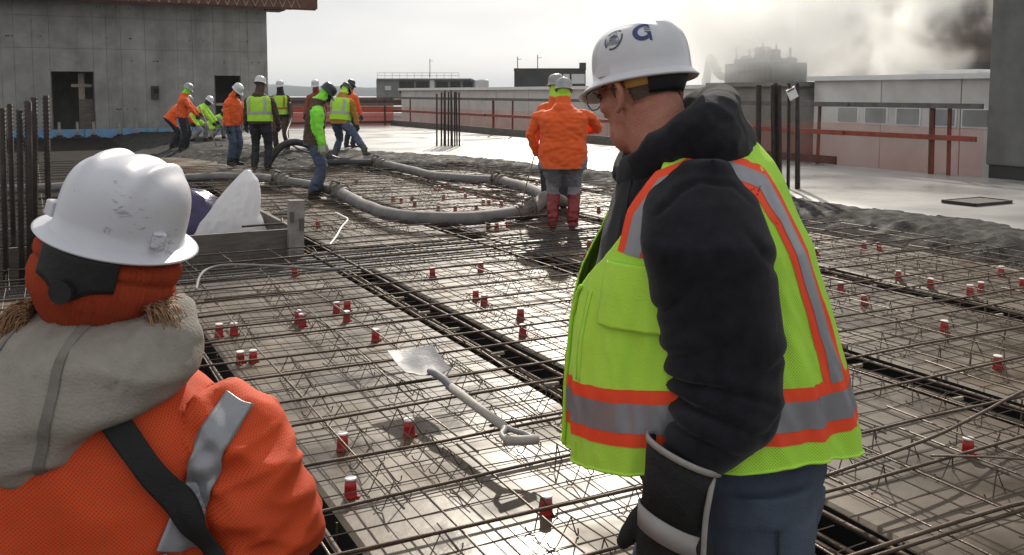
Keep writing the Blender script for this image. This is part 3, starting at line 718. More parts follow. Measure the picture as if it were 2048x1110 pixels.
b = MB(); rot = Euler((R(8), R(-28), R(6))).to_matrix()
b.box((.17, -.05, 1.585), (.072, .003, .085), rot=rot); tg = b.build('tag', M['lid'], rs)
b = MB(); b.box(Vector((.17, -.0535, 1.585)) + rot @ Vector((-.0, -.003, .058)), (.055, .002, .012), rot=rot); b.build('tag_print', M['rail_grey'], tg)

# ================================================================== RED CUPS
def cup_parts():
    b = MB(); rings = []
    for z, r in ((0, .034), (.006, .0345), (.012, .0315), (.05, .0292), (.086, .0268)):
        rings.append([(r * math.cos(2 * PI * i / 16), r * math.sin(2 * PI * i / 16), z) for i in range(16)])
    b.loft(rings); body = b.mesh('cup_body', M['cup'], True)
    b = MB(); rings = []
    for z, r in ((.0862, .0268), (.0875, .029), (.0935, .029), (.0955, .0265), (.0955, .010)):
        rings.append([(r * math.cos(2 * PI * i / 16), r * math.sin(2 * PI * i / 16), z) for i in range(16)])
    b.loft(rings); lid = b.mesh('lid', M['lid'])
    b = MB(); b.box((.036, 0, .005), (.010, .007, .005)); tab = b.mesh('foot_tab', M['cup'])
    return body, lid, tab
CB, CLD, CT_ = cup_parts()
CUPS = [
 (.13, 3.37, 'nearest red cup, between the shovel handle and the lime vest'), (-.64, 3.52, 'red cup at lower left close to the orange sleeve'),
 (-.76, 4.0, 'red cup just above and right of the orange sleeve'), (-.48, 4.17, 'red cup below the shovel blade on the deck'),
 (-1.61, 5.33, 'left cup of the pair right above the orange shoulder'), (-1.54, 5.35, 'right cup of the pair right above the orange shoulder'),
 (-1.93, 5.94, 'left cup of the pair beside the light brown hair'), (-1.84, 5.97, 'right cup of the pair beside the light brown hair'),
 (-1.49, 6.3, 'farther cup of the touching pair in the left bay'), (-1.44, 6.2, 'nearer cup of the touching pair in the left bay'),
 (-1.28, 6.59, 'left back cup of the group of three in the left bay'), (-1.21, 6.64, 'right back cup of the group of three in the left bay'),
 (-1.16, 6.33, 'front cup of the group of three in the left bay'), (-.88, 5.81, 'lone red cup a step behind the shovel blade'),
 (-1.9, 7.93, 'red cup at the lath strip before the form box'), (-.69, 7.87, 'red cup in the middle bay just before the lath strip, left one'),
 (-.28, 8.13, 'red cup in the middle bay at the edge of the lath strip'), (-.28, 7.0, 'left back cup of the close pair in the middle bay'),
 (-.21, 6.83, 'front right cup of the close pair in the middle bay'), (.06, 6.37, 'farther of two cups in line near the vest front'),
 (.07, 5.94, 'nearer of two cups in line near the vest front'), (.56, 7.45, 'red cup at the edge of the black hoodie chest'),
 (.71, 8.7, 'dim red cup behind the red boots, left of the vest pocket'), (2.65, 7.3, 'red cup right of the vest stripe, left of a pair of steps'),
 (2.66, 6.83, 'bright red cup right beside the back of the lime vest'), (2.88, 6.01, 'red cup in the open bay right of the lime vest'),
 (2.82, 5.22, 'red cup at the right edge above the near right trench'), (2.02, 3.95, 'large red cup at lower right among bent bars'),
 (4.28, 7.93, 'red cup far right below the wet concrete edge'), (3.31, 7.76, 'red cup sunk by the right trench edge, left one'),
 (3.44, 7.45, 'red cup sunk by the right trench edge, right one'), (3.78, 7.3, 'taller cup of two beside the right trench'),
 (4.2, 7.45, 'red cup cut by the right picture edge'), (3.63, 7.17, 'low cup of two beside the right trench'),
 (3.62, 9.35, 'left cup of a pair close to the wet concrete at right'), (3.74, 9.26, 'right cup of a pair close to the wet concrete at right'),
 (2.99, 8.92, 'red cup touching the upper back outline of the lime vest'), (-2.3, 10.79, 'red cup behind the white post of the form box'),
 (-1.75, 13.44, None), (-1.61, 13.26, None), (-1.47, 13.44, None), (-1.37, 12.85, None), (-1.25, 14.89, None), (-1.19, 14.97, None), (-.82, 14.74, None), (-.71, 13.89, None),
 (-.68, 15.95, None), (-.55, 15.53, None), (-1.09, 15.53, None), (-.51, 14.03, None), (-.41, 13.02, None), (-.33, 13.02, None), (-.49, 12.46, None), (-.15, 12.85, None), (-.26, 13.57, None),
 (-1.0, 12.36, None), (-.77, 12.36, None), (-1.02, 13.63, None), (-.28, 10.79, 'left cup of three in front of the curved hose'), (-.18, 10.63, 'middle cup of three in front of the curved hose'),
 (-.05, 10.79, 'right cup of three in front of the curved hose'), (-.83, 24.13, 'small cup right of the starter bars in the pour'), (.43, 15.87, 'small red cup behind the far hose coupling'),
 (1.08, 14.45, 'small red cup right of the worker with red boots'), (1.37, 16.59, 'small cup beyond the worker with red boots'), (-2.74, 16.13, 'small red cup right of the brown vest worker'),
 (1.16, 12.2, 'red cup right of the red boots'), (.8, 9.41, 'left of two dim cups before the red boots, by the hoodie'), (.93, 9.26, 'right of two dim cups before the red boots, by the hoodie')]
for x, y, lab in CUPS:
    t = thing('sleeve_cup', lab or 'small red cup on the deck inside the hose loop', 'cup', (x, y, 0), rnd.uniform(-.5, .5), group='red cups on the deck')
    sc_ = rnd.uniform(.80, .90); t.scale = (sc_, sc_, sc_ * rnd.uniform(.95, 1.06)); t.rotation_euler[0] = rnd.uniform(-.05, .05)
    link('cup_body', CB, t); link('lid', CLD, t); link('foot_tab', CT_, t)

# ================================================================== PUMP HOSE
ph = thing('concrete_pump_hose', 'grey concrete pump hose looping across the rebar with caked couplings', 'hose', (0, 0, 0))
def hose(pts, r, m, name='hose_section', wob=.012):
    P = catmull(pts, 7); b = MB(); rr = [r * (1 + .05 * noise.noise(Vector((i * .4, pts[0][0], 0)))) for i in range(len(P))]
    b.tube([p + Vector((0, 0, wob * noise.noise(p * 2))) for p in P], rr, 14); o = b.build(name, m, ph, smooth=True); return o
Z = .15
A = [(-7.64, 13.64, Z), (-6.96, 14.07, Z), (-5.55, 15.55, Z), (-4.54, 15.75, Z), (-3.81, 15.03, Z + .01), (-3.18, 14.38, Z), (-2.48, 13.16, Z + .02), (-2.04, 12.07, Z), (-1.49, 10.92, Z), (-1.0, 10.52, Z), (-.6, 10.48, Z), (-.2, 10.78, Z), (.16, 11.25, Z), (.39, 11.7, Z)]
hose(A[:5], .075, M['hose']); hose(A[4:7], .072, M['hose']); hose(A[6:13], .082, M['hose'])
hose([A[12], (.3, 11.5, Z + .02), (.42, 11.75, Z + .1), (.56, 11.95, Z + .06), (.67, 12.13, Z)], .085, M['coupling'], 'elbow')
B_ = [(-3.89, 19.04, Z), (-3.34, 18.91, Z), (-2.69, 18.5, Z + .03), (-2.17, 17.76, Z), (-1.45, 16.14, Z), (-.79, 15.39, Z), (-.2, 15.03, Z), (.2, 13.92, Z), (.46, 12.84, Z), (.67, 12.13, Z)]
hose(B_[:3], .08, M['hose_dark']); hose(B_[2:7], .08, M['hose']); hose(B_[6:], .085, M['hose'])
def coupling(p, d, r=.1, L_=.16):
    d = Vector(d).normalized(); p = Vector(p); s = d.cross(Vector((0, 0, 1))).normalized()
    b = MB(); prof = [(-1.5, .82), (-1.2, .9), (-1.1, 1.05), (-.4, 1.08), (-.35, 1.3), (.05, 1.32), (.1, 1.08), (.6, 1.05), (.65, 1.25), (.9, 1.25), (1.0, .95), (1.5, .84)]
    b.tube([p + d * (t * L_) for t, _ in prof], [r * q for _, q in prof], 14); o = b.build('coupling', M['coupling'], ph, smooth=False)
    b = MB(); b.tube([p + s * r * 1.25 - d * .05, p + s * r * 1.6 + Vector((0, 0, .05)), p + s * r * 1.1 + Vector((0, 0, .17)), p + Vector((0, 0, r * 1.35))], .022, 6); b.build('lever', M['coupling'], o, smooth=True)
def disc(p, r):
    b = MB(); n = 28; rings = []
    for q, z in ((.35, .0), (.8, .012), (1.0, .055), (1.0, .07), (.78, .03), (.3, .02)):
        rings.append([Vector(p) + Vector((r * q * math.cos(2 * PI * i / n), r * q * math.sin(2 * PI * i / n), z)) for i in range(n)])
    b.loft(rings); b.build('slide_disc', M['coupling'], ph, smooth=True)
for p, d in ((A[4], (.7, -.65, 0)), (A[6], (.55, -1, 0)), (A[12], (.35, .55, 0)), (B_[2], (.5, -.8, 0)), (B_[6], (.4, -.9, 0))): coupling(p, d)
for p, r in (((-2.42, 12.95, .05), .29), ((-2.5, 18.3, .05), .34), ((-.14, 14.85, .05), .32), ((.22, 11.38, .05), .30), ((-3.85, 14.95, .05), .33)): disc(p, r)
# black delivery end lifted off the deck
P = catmull([(-5.06, 18.9, .06), (-4.97, 18.9, .24), (-4.79, 19.0, .48), (-4.55, 19.1, .57), (-4.29, 19.15, .52), (-3.98, 19.15, .34), (-3.67, 19.1, .2), (-3.4, 19.0, .17)], 6)
b = MB(); b.tube(P, .075, 12); b.build('delivery_hose', M['hose_dark'], ph, smooth=True)
vb = MB(); vb.tube(catmull([(-5.6, 23.2, 1.35), (-5.5, 22.9, .95), (-5.4, 22, .62), (-5.05, 21, .42), (-4.7, 20.6, .3), (-4.46, 20.5, .24), (-4.2, 20.3, .2)], 6), .022, 8)
tag(vb.build('vibrator_hose', M['hose_dark'], smooth=True), 'thin black hose hanging from the lime vest worker facing the camera', 'hose')
# white cut cable and wire loop
b = MB(); b.tube(catmull([(-2.15, 11.11, .14), (-1.98, 10.65, .16), (-1.88, 10.42, .15), (-1.83, 9.78, .16), (-1.80, 9.3, .13), (-1.80, 8.97, .1)], 6), .011, 6)
tag(b.build('white_cable', M['lid'], smooth=True), 'short white cable curling over the lath strip beside the post', 'cable')
b = MB(); b.tube(catmull([(-1.4, 7.55, .14), (-1.59, 7.52, .14), (-1.94, 7.58, .15), (-2.36, 7.6, .16), (-2.5, 7.49, .15), (-2.49, 7.23, .14), (-2.36, 6.76, .13)], 6), .012, 6)
tag(b.build('grey_conduit', M['hose'], smooth=True), 'thin grey conduit bending over the mat before the lath strip', 'conduit')

# ================================================================== FORM BOX with plastic sheet
fb = thing('form_box', 'low timber form box around an opening, white post at its corner', 'form box', W(9.05, 2.28, 0), DECK_ROT)
b = MB(); b.box((-2.2, 0, .08), (2.2, .02, .17)); b.build('front_board', M['board'], fb)
b = MB(); b.box((.02, 1.55, .08), (.02, 1.52, .17)); b.build('side_board', M['board'], fb)
b = MB(); b.box((-2.2, 3.05, -.08), (2.2, .02, .10)); b.build('rear_board', M['board'], fb)
b = MB(); b.box((.0, -.06, .22), (.075, .04, .32), rot=Matrix.Rotation(.03, 3, 'Y')); po = b.build('corner_post', M['post'], fb)
b = MB(); b.box((-.045, -.105, .38), (.02, .006, .05)); b.box((.05, -.105, .30), (.022, .006, .06)); b.build('knot_hole', M['board'], po)
b = MB(); b.tube([(-.5, .02, .3), (-.05, .25, .27), (.05, .7, .26)], .012, 6); b.build('edge_bar', M['rebar'], fb)
# plastic sheet draped up
tabB = [(-.127, -3.501, -2.686), (.012, -3.496, -2.688), (.178, -3.415, -2.739), (.261, -3.341, -2.781), (.34, -3.28, -2.775), (.426, -3.227, -2.767), (.537, -3.131, -2.769), (.647, -3.029, -2.783), (.71, -2.97, -2.83), (.756, -2.917, -2.863)]
b = MB(); rings = []
for i in range(60):
    z = lerp(-.12, .756, i / 59); xl, xr = interp(tabB, z); cx = (xl + xr) / 2; a = (xr - xl) / 2; ring = []
    for j in range(72):
        th = 2 * PI * j / 72; f = 1 + .16 * noise.noise(Vector((math.cos(th) * 2.2, math.sin(th) * 2.2, z * 1.7))) + .13 * ridged(Vector((math.cos(th) + z * .6, math.sin(th), z)), 3.2, 3.2, 3.5) + .07 * ridged(Vector((math.cos(th), math.sin(th) - z, z)), 8, 8, 9)
        fx = 1 + .02 * ridged(Vector((math.cos(th), math.sin(th), z)), 6, 6, 8) + .03 * noise.noise(Vector((math.cos(th) * 3, math.sin(th) * 3, z * 3)))
        ring.append((cx + a * math.cos(th) * fx, 10.0 + min(.30, a * .95 + .02) * math.sin(th) * f, z))
    rings.append(ring)
b.loft(rings)
tag(b.build('plastic_sheet', M['plastic_sheet'], smooth=True), 'white plastic sheet rising to a peak out of the form box', 'plastic sheet')
b = MB(); rings = []
for z, s in ((-.3, 1.1), (-.05, 1.12), (.22, 1.0), (.36, .85), (.44, .6), (.46, .3)):
    rings.append([(-3.95 + .5 * s * math.cos(t) * (1 + .3 * noise.noise(Vector((math.cos(t) * 3, math.sin(t) * 3, z * 6)))), 10.75 + .4 * s * math.sin(t), z + .05 * noise.noise(Vector((t * 2, z, 0)))) for t in [2 * PI * i / 40 for i in range(40)]])
b.loft(rings); tag(b.build('dark_tarp', M['dark_sheet'], smooth=True), 'crumpled dark plastic tarp tinted with flare purple behind the hat, left of the white sheet', 'tarp')

# ================================================================== SHOVEL
sv = thing('shovel', 'square mouthed shovel with a D handle lying on the rebar', 'shovel', (0, 0, 0))
heel = Vector((-.40, 4.50, .175)); tip = Vector((-.55, 4.80, .245)); ax = (tip - heel).normalized(); side = ax.cross(Vector((0, 0, 1))).normalized(); nrm = side.cross(ax).normalized()
b = MB(); nx, ny = 12, 10; top = []; bot = []
for j in range(ny + 1):
    t = j / ny; row = []; row2 = []
    for i in range(nx + 1):
        s = -1 + 2 * i / nx; wd = .120 + .006 * t - (.02 * (1 - t) ** 6)
        lift = .022 * abs(s) ** 3 * (1 - .65 * t) + .018 * max(0, 1 - t * 5) - .01 * math.sin(t * PI)
        p = heel + ax * (t * .33) + side * s * wd + nrm * lift; row.append(p); row2.append(p - nrm * .003)
    top.append(row); bot.append(row2)
b.loft(top, cap=False, close=False); b.loft([list(reversed(r)) for r in bot], cap=False, close=False)
ed = lambda rs: [r[0] for r in rs] + rs[-1][1:] + [r[-1] for r in reversed(rs[:-1])] + list(reversed(rs[0][1:-1]))
b.loft([ed(top), ed(bot)], cap=False); b.build('blade', M['shovel_steel'], sv, smooth=True)
gr_end = Vector((.02, 3.76, .155)); h0 = heel - ax * .0 + nrm * .012
b = MB(); b.tube(catmull([h0 + ax * .05, h0 - ax * .01 + nrm * .02, h0 - ax * .07 + Vector((.015, -.01, .03)), heel + Vector((.075, -.14, .03)), heel + Vector((.115, -.21, .012))], 5), [(.012 + .008 * min(1, i / 7)) for i in range(21)], 10); b.build('socket', M['shovel_steel'], sv, smooth=True)
s0 = heel + Vector((.105, -.19, .016)); s1 = gr_end + (s0 - gr_end).normalized() * .10
b = MB(); b.tube([s0, s0.lerp(s1, .5), s1], .0205, 12); b.build('shaft', M['shovel_wood'], sv, smooth=True)
d = (gr_end - s1).normalized(); sd_ = d.cross(Vector((0, 0, 1))).normalized(); sd_ = (sd_ + Vector((0, 0, .15))).normalized()
b = MB()
for s in (-1, 1): b.tube(catmull([s1 - d * .03, s1 + d * .015 + sd_ * .012 * s, s1 + d * .07 + sd_ * .058 * s, s1 + d * .135 + sd_ * .068 * s], 5), [.016] * 6 + [.012] * 10, 8)
b.build('yoke', M['shovel_grip'], sv, smooth=True)
b = MB(); b.tube([s1 + d * .138 - sd_ * .078, s1 + d * .141, s1 + d * .138 + sd_ * .078], .021, 12); b.build('grip', M['shovel_wood'], sv, smooth=True)

# ================================================================== PEOPLE: shared parts
def hat_points(a, w_, h, peak, brim, nphi=72, nt=22, ridge=.006, slots=True, curl=.012, lane_w=1.35):
    """hard hat shell: dome rings from the top down, then the brim; y forward"""
    def dome(phi, t):
        s, c = math.sin(phi), math.cos(phi)          # phi 0 = forward
        r = math.sin(min(1, t) * PI / 2) ** .93
        x = w_ * r * s; y = a * r * c
        z = h * (max(0, 1 - min(1, t) ** 2.35)) ** .62
        lane = math.exp(-((x / (.19 * w_)) ** 4)) * smooth01((1.02 - t) * 3)
        side_l = math.exp(-(((abs(x) - .46 * w_) / (.10 * w_)) ** 2)) * smooth01((.95 - t) * 2.5)
        z += ridge * (lane_w * lane + .75 * side_l)
        return Vector((x, y, z))
    rings = []
    for i in range(nt + 1):
        t = .02 + .98 * i / nt
        rings.append([dome(2 * PI * j / nphi, t) for j in range(nphi)])
    # brim: flares out, longest at the front
    for q in (.15, .35, .6, .85, 1.0):
        ring = []
        for j in range(nphi):
            phi = 2 * PI * j / nphi; s, c = math.sin(phi), math.cos(phi)
            f = max(0, c) ** 2.2
            ext = brim + (peak - brim) * f
            x = (w_ + ext * q * (1 - .35 * f)) * s; y = (a + ext * q) * c
            z = -curl * q * (1 + .6 * f * (1 if peak > brim * 1.5 else 0)) - .16 * ext * q
            ring.append(Vector((x, y, z)))
        rings.append(ring)
    return rings
def hat_mesh(name, m, a=.125, w_=.105, h=.135, peak=.055, brim=.012, hi=True, **kw):
    rings = hat_points(a, w_, h, peak, brim, 96 if hi else 36, 26 if hi else 9, **kw)
    b = MB(); th = .0035
    inner = [[p + Vector((-p.x * .03, -p.y * .03, -th)) for p in r] for r in rings]
    b.loft(rings + list(reversed(inner)), cap=True)
    return b.mesh(name, m, True)
def hand_mb(b, wrist, d, n, s=1.0, curl=.5, thumb=1, fat=1.0, seg=8):
    """palm, four unequal bent fingers and a thumb; d points along the fingers, n is where the palm faces"""
    wrist = Vector(wrist); d = Vector(d).normalized(); n = (Vector(n) - d * Vector(n).dot(d)).normalized(); sd2 = d.cross(n).normalized() * thumb
    rg = []
    for t, wd, th in ((-.02, .028, .021), (.015, .033, .022), (.05, .041, .020), (.085, .041, .016), (.095, .036, .012)):
        rg.append([wrist + d * t * s + sd2 * (wd * s * fat * math.cos(2 * PI * i / 12)) + n * (th * s * fat * math.sin(2 * PI * i / 12)) for i in range(12)])
    b.loft(rg)
    for k, (off, ln) in enumerate(((.029, .072), (.010, .082), (-.010, .077), (-.028, .060))):
        p = wrist + d * (.082 - abs(off) * .12) * s + sd2 * off * s * fat; P = [p - d * .02 * s, p]; a = .12 + .05 * k
        for q, fr in enumerate((.44, .32, .24)):
            a += curl * (.7 if q else .55) + .03 * k; p = p + (d * math.cos(a) + n * math.sin(a)) * ln * fr * s; P.append(p)
        b.tube(P, [.0105 * s * fat, .0105 * s * fat, .0098 * s * fat, .0088 * s * fat, .0062 * s * fat], seg)
    p = wrist + d * .018 * s + sd2 * .028 * s * fat; td = (d * .72 + sd2 * .62 + n * .25).normalized(); P = [p - td * .01 * s, p]
    for q, l in enumerate((.036, .030, .024)):
        td = (td + n * curl * .25 + d * .12).normalized(); p = p + td * l * s; P.append(p)
    b.tube(P, [.014 * s * fat, .0145 * s * fat, .012 * s * fat, .0108 * s * fat, .007 * s * fat], seg)
def ik(a, c, l1, l2, pole):
    a = Vector(a); c = Vector(c); d = c - a; L_ = d.length
    if L_ > (l1 + l2) * .998: c = a + d * ((l1 + l2) * .998 / L_); d = c - a; L_ = d.length
    d.normalize(); x = (l1 * l1 - l2 * l2 + L_ * L_) / (2 * L_); h = math.sqrt(max(0, l1 * l1 - x * x))
    p = Vector(pole); p = (p - d * p.dot(d)); p.normalize()
    return a + d * x + p * h, c
def head_shapes(b, HM, s=1.0, detail=True):
    """skull, jaw, nose, ears into b; HM maps head-local (x right, y forward, z up)"""
    Q = HM.to_3x3()
    def E(c, r, rot=None): b.ell(HM @ (Vector(c) * s), [q * s for q in r], 9, 0, (Q @ rot) if rot is not None else Q)
    E((0, -.012, .045), (.073, .093, .095)); E((0, .022, -.035), (.058, .066, .078)); E((0, .055, -.088), (.030, .026, .022))
    E((0, .038, -.01), (.062, .055, .06)); E((0, .082, .022), (.05, .014, .012))
    b.tube([HM @ (Vector(p) * s) for p in ((0, .088, .012), (0, .104, -.012), (0, .108, -.026), (0, .088, -.034))], [.009 * s, .011 * s, .014 * s, .01 * s], 8)
    E((0, .083, -.056), (.024, .010, .0065)); E((0, .081, -.068), (.021, .010, .006))
    for q in (-1, 1):
        E((.048 * q, .052, -.018), (.022, .024, .02)); E((.020 * q, .082, .006), (.014, .008, .007))
        rot = Matrix.Rotation(.35 * q, 3, 'Z') @ Matrix.Rotation(-.22, 3, 'X')
        E((.076 * q, -.012, -.008), (.009, .018, .029), rot)
HEADREG = ((0, .0, .02))
def region_mats(me, segs, order, special=None):
    """assign a material to each face from the nearest limb segment"""
    idx = {}
    me.materials.clear()
    for nme in order: idx[nme] = len(me.materials); me.materials.append(M[nme])
    mi = []
    V_ = me.vertices
    for p in me.polygons:
        c = p.center; best = None; bd = 1e9; bt = 0
        for a, q, r, nm in segs:
            ab = q - a; t = max(0, min(1, (c - a).dot(ab) / max(1e-9, ab.length_squared))); d = (c - (a + ab * t)).length - r
            if d < bd: bd = d; best = nm; bt = t
        if special:
            sp = special(c, best, p.normal)
            if sp: best = sp
        mi.append(idx[best])
    me.polygons.foreach_set('material_index', mi); me.update()

def figure(label, loc, heading, H=1.75, lean=.08, side=0, crouch=0, py=0, feet=((-.11, 0, .09), (.11, 0, .09)), hands=((-.28, .15, .85), (.28, .15, .85)), poles=((-.6, -.7, -.2), (.6, -.7, -.2)),
           head=(0, 0), top='orange', sleeve=None, legs='jeans_far', boots='boot', hood=None, face='skin', glove='pale_glove', hat='hat_grey', hem=-.08, girth=1.0, vest=None, boot_h=.16, vox=.015,
           hat_kind='cap', hoodlump=None, knee=None, hand_s=1.0, twist=0, seed=0, bands='silver_pale', band_v=True, flare=0):
    t = thing('person', label, 'person', loc, heading)
    s = H / 1.75; P = Vector((0, py, .93 * s - crouch))
    up = Vector((math.sin(side), math.sin(lean), math.cos(lean))).normalized()
    X = (Matrix.Rotation(twist, 3, up) @ Vector((1, 0, 0))); X = (X - up * X.dot(up)).normalized(); F = up.cross(X).normalized()
    Nk = P + up * .50 * s; sh = [Nk - up * .055 * s + X * (.185 * s * girth * q) for q in (-1, 1)]
    hup = Matrix.Rotation(-head[0], 3, X) @ up
    HC = Nk + up * .035 * s + hup * .135 * s + (F * .02 * s)
    hq = Matrix.Rotation(head[1], 3, hup); hX = hq @ X; hF = hup.cross(hX).normalized()
    HM = Matrix(((hX.x, hF.x, hup.x, HC.x), (hX.y, hF.y, hup.y, HC.y), (hX.z, hF.z, hup.z, HC.z), (0, 0, 0, 1)))
    b = MB(); segs = []
    sleeve = sleeve or top; hood = hood or face
    TT = [(hem - .02, .175 + flare, .13 + flare * .7), (0, .185 + flare * .6, .14 + flare * .4), (.13, .18 + flare * .3, .142), (.27, .188, .142), (.38, .200, .13), (.44, .175, .112), (.50, .095, .085), (.545, .065, .068)]
    def ring(tt, grow=0, n=20):
        aw, ad = interp([(q[0], q[1], q[2]) for q in TT], tt); aw = aw * girth + grow; ad = ad * girth + grow; R_ = []
        for i in range(n):
            a = 2 * PI * i / n; cx, sx = math.cos(a), math.sin(a)
            R_.append(P + up * tt * s + X * aw * s * abs(cx) ** .85 * (1 if cx >= 0 else -1) + F * ad * s * abs(sx) ** .85 * (1 if sx >= 0 else -1))
        return R_
    b.loft([ring(q[0]) for q in TT])
    segs.append((P + up * .02 * s, P + up * .46 * s, .13 * s * girth, top))
    if hoodlump: b.ell(Nk - up * .02 * s - F * .075 * s, (.12 * s, .075 * s, .075 * s), 8); segs.append((Nk - up * .03 - F * .09, Nk + up * .02 - F * .07, .06 * s, hoodlump))
    ends = []
    for i, q in enumerate((-1, 1)):
        el, hd = ik(sh[i], Vector(hands[i]) * 1.0, .29 * s, .255 * s, poles[i])
        w0 = hd
        b.tube([sh[i] - X * q * .07 - up * .015 * s, sh[i] + (el - sh[i]) * .25, el + (sh[i] - el) * .25, el, el.lerp(w0, .45), w0], [.066 * s, .072 * s, .064 * s, .060 * s, .054 * s, .044 * s], 12)
        segs.append((sh[i].lerp(el, .08), el, .066 * s, sleeve)); segs.append((el, w0, .05 * s, sleeve)); ends.append((el, w0, q))
        hip = P + X * (.095 * s * q) - Vector((0, 0, .03 * s)); an = Vector(feet[i])
        kn, an = ik(hip, an, .425 * s, .415 * s, (knee[i] if knee else (.12 * q, 1, .1)))
        b.tube([hip + (hip - kn).normalized() * .03, hip.lerp(kn, .35), kn, kn.lerp(an, .4), an + Vector((0, 0, .03))], [.108 * s * girth, .094 * s * girth, .076 * s, .073 * s, .066 * s], 12)
        segs.append((hip, kn, .09 * s, legs)); segs.append((kn, kn.lerp(an, .999), .07 * s, legs))
        fd = Vector((an.x - hip.x, an.y - hip.y, 0)) * .0 + Vector((.18 * q, 1, 0)).normalized()
        shin = (an - kn).normalized(); top_b = an - shin * boot_h
        b.tube([top_b, an, an - Vector((0, 0, .04))], [.068 * s, .062 * s, .05 * s], 12)
        b.tube([an - fd * .055 - Vector((0, 0, .045)), an - Vector((0, 0, .045)) + fd * .02, an + fd * .10 - Vector((0, 0, .05)), an + fd * .175 - Vector((0, 0, .058))], [(.040 * s, .042), (.046 * s, .044), (.048 * s, .038), (.034 * s, .028)], 12)
        segs.append((top_b, an, .065 * s, boots)); segs.append((an, an + fd * .15 - Vector((0, 0, .05)), .05 * s, boots))
    nw = .0 if hood == 'skin' else .026
    b.tube([Nk - up * .05, Nk + up * .03, Nk.lerp(HC, .6), HC - hup * .03], [(.080 + nw * 1.4) * s, (.066 + nw) * s, (.060 + nw) * s, (.060 + nw * .8) * s], 14)
    head_shapes(b, HM, s)
    segs.append((Nk + up * .045 * s, HC + hup * .05, .075 * s, hood))
    me = remesh(b.mesh('body', M[top]), vox, 3, .5)
    displace(me, lambda p, n: .013 * fold(p, 7, 7, 9, seed) + .010 * fold(p, 17, 17, 23, seed + 3) + .006 * ridged(p, 8, 8, 18, seed + 7) if (p - HC).length > .16 else 0)
    iM = HM.inverted()
    def special(c, best, nrm):
        h = (c - P).dot(up)
        if best == legs and h > hem * s and (c - P).length < .35 * s and best != top and abs((c - P).dot(X)) < .22: 
            return top
        if best == top and h < (hem - .01) * s: return legs
        if best == legs and any(((c - Vector(q)).length < .19 and c.z < q[2] - .09 + boot_h) or (abs(c.x - q[0]) < .14 and abs(c.y - q[1]) < .16 and c.z < q[2] - .09 + boot_h) for q in feet): return boots
        if best == hood:
            l = iM @ c
            if l.y > .035 and -.07 < l.z < .06 and abs(l.x) < .062: return face
        return None
    order = []
    for q in (top, sleeve, legs, boots, hood, face) + ((hoodlump,) if hoodlump else ()):
        if q not in order: order.append(q)
    region_mats(me, segs, order, special)
    body = link('body', me, t)
    eb = MB()
    for q in (-1, 1): eb.ell(HM @ (Vector((.028 * q, .083, .012)) * s), (.009 * s, .007 * s, .006 * s), 5)
    eb.build('eye', M['eye'], t)
    for el, w0, q in ends:
        hb = MB(); d = (w0 - el).normalized(); nn = Vector((-q, .3, -.1)) if abs(d.z) > .6 else Vector((0, 0, -1))
        hand_mb(hb, w0 + d * .01, d, nn, s * hand_s, .55, -q if abs(d.z) > .6 else q, 1.12, 6); hb.build('glove', M[glove], t, smooth=True)
    if hat:
        sk = dict(a=.118, w_=.098, h=.125)
        if hat_kind == 'brim': hm = hat_mesh('hard_hat', M[hat], peak=.045, brim=.038, hi=False, **sk)
        else: hm = hat_mesh('hard_hat', M[hat], peak=.055, brim=.012, hi=False, **sk)
        ho = link('hard_hat', hm, t); ho.matrix_local = HM @ Matrix.Translation((0, -.008, .055 * s)) @ Matrix.Rotation(-.06, 4, 'X') @ Matrix.Scale(s, 4)
    if vest:
        vb = MB(); n = 36; ts = [.0 + .47 * i / 16 for i in range(17)]
        rr = []
        for tt in ts:
            R_ = ring(tt, .018, n)
            rr.append([p + (p - (P + up * tt * s)).normalized() * .008 * noise.noise(p * 9 + Vector((seed, 0, 0))) for p in R_])
        vb.loft(rr, cap=False); vo = vb.build('vest', M[vest], t, smooth=True)
        sb = MB(); sb.loft([[p + (p - (P + up * tt * s)).normalized() * .006 for p in ring(tt, .021, n)] for tt in (.13, .18)], cap=False); sb.build('reflective_band', M[bands], vo)
        if band_v:
            for a0 in (.30, .70, 1.30, 1.70):
                sb = MB(); rows = []
                for tt in [.18 + .27 * i / 10 for i in range(11)]:
                    R_ = ring(tt, .027, 160); k0 = int(a0 / 2 * 160); rows.append([R_[(k0 + j) % 160] for j in (-3, 0, 3)])
                sb.loft(rows, cap=False, close=False); sb.build('reflective_band', M[bands], vo)
    t['_'] = 0; del t['_']
    return t, dict(P=P, up=up, X=X, F=F, N=Nk, HM=HM, ends=ends)
CZ = .15   # feet on wet concrete
def feet(dx=.11, y0=0, y1=0, z=.0): return ((-dx, y0, .09 + z), (dx, y1, .09 + z))
HD = lambda deg: R(deg)       # 0 faces away from the camera, +90 faces left, -90 faces right

# big worker in the orange jacket and red boots
figure('stocky worker seen from behind in orange jacket, grey trousers and tall red boots', (.59, 10.6, 0), HD(-8), H=1.74, lean=.05, top='orange', legs='grey_cloth', boots='red_boot', hood='lime_far', face='skin', hat='hat_grey', boot_h=.40,
       hem=-.19, girth=1.45, flare=.02, feet=feet(.115, 0, .02, .02), hands=((-.30, .10, .88), (.20, .36, 1.16)), poles=((-.9, -.4, -.2), (1, -.15, -.35)), head=(.12, 0), glove='dark_cloth', vox=.012, seed=2, hoodlump='lime_far')
figure('worker almost hidden behind the orange jacket, only a pale hat and lime hood showing', (.60, 12.6, 0), HD(5), H=1.82, lean=.0, girth=.9, top='orange', legs='dark_cloth', hood='lime_far', hat='hat_grey', feet=feet(), head=(0, .5), seed=4, glove='dark_cloth')
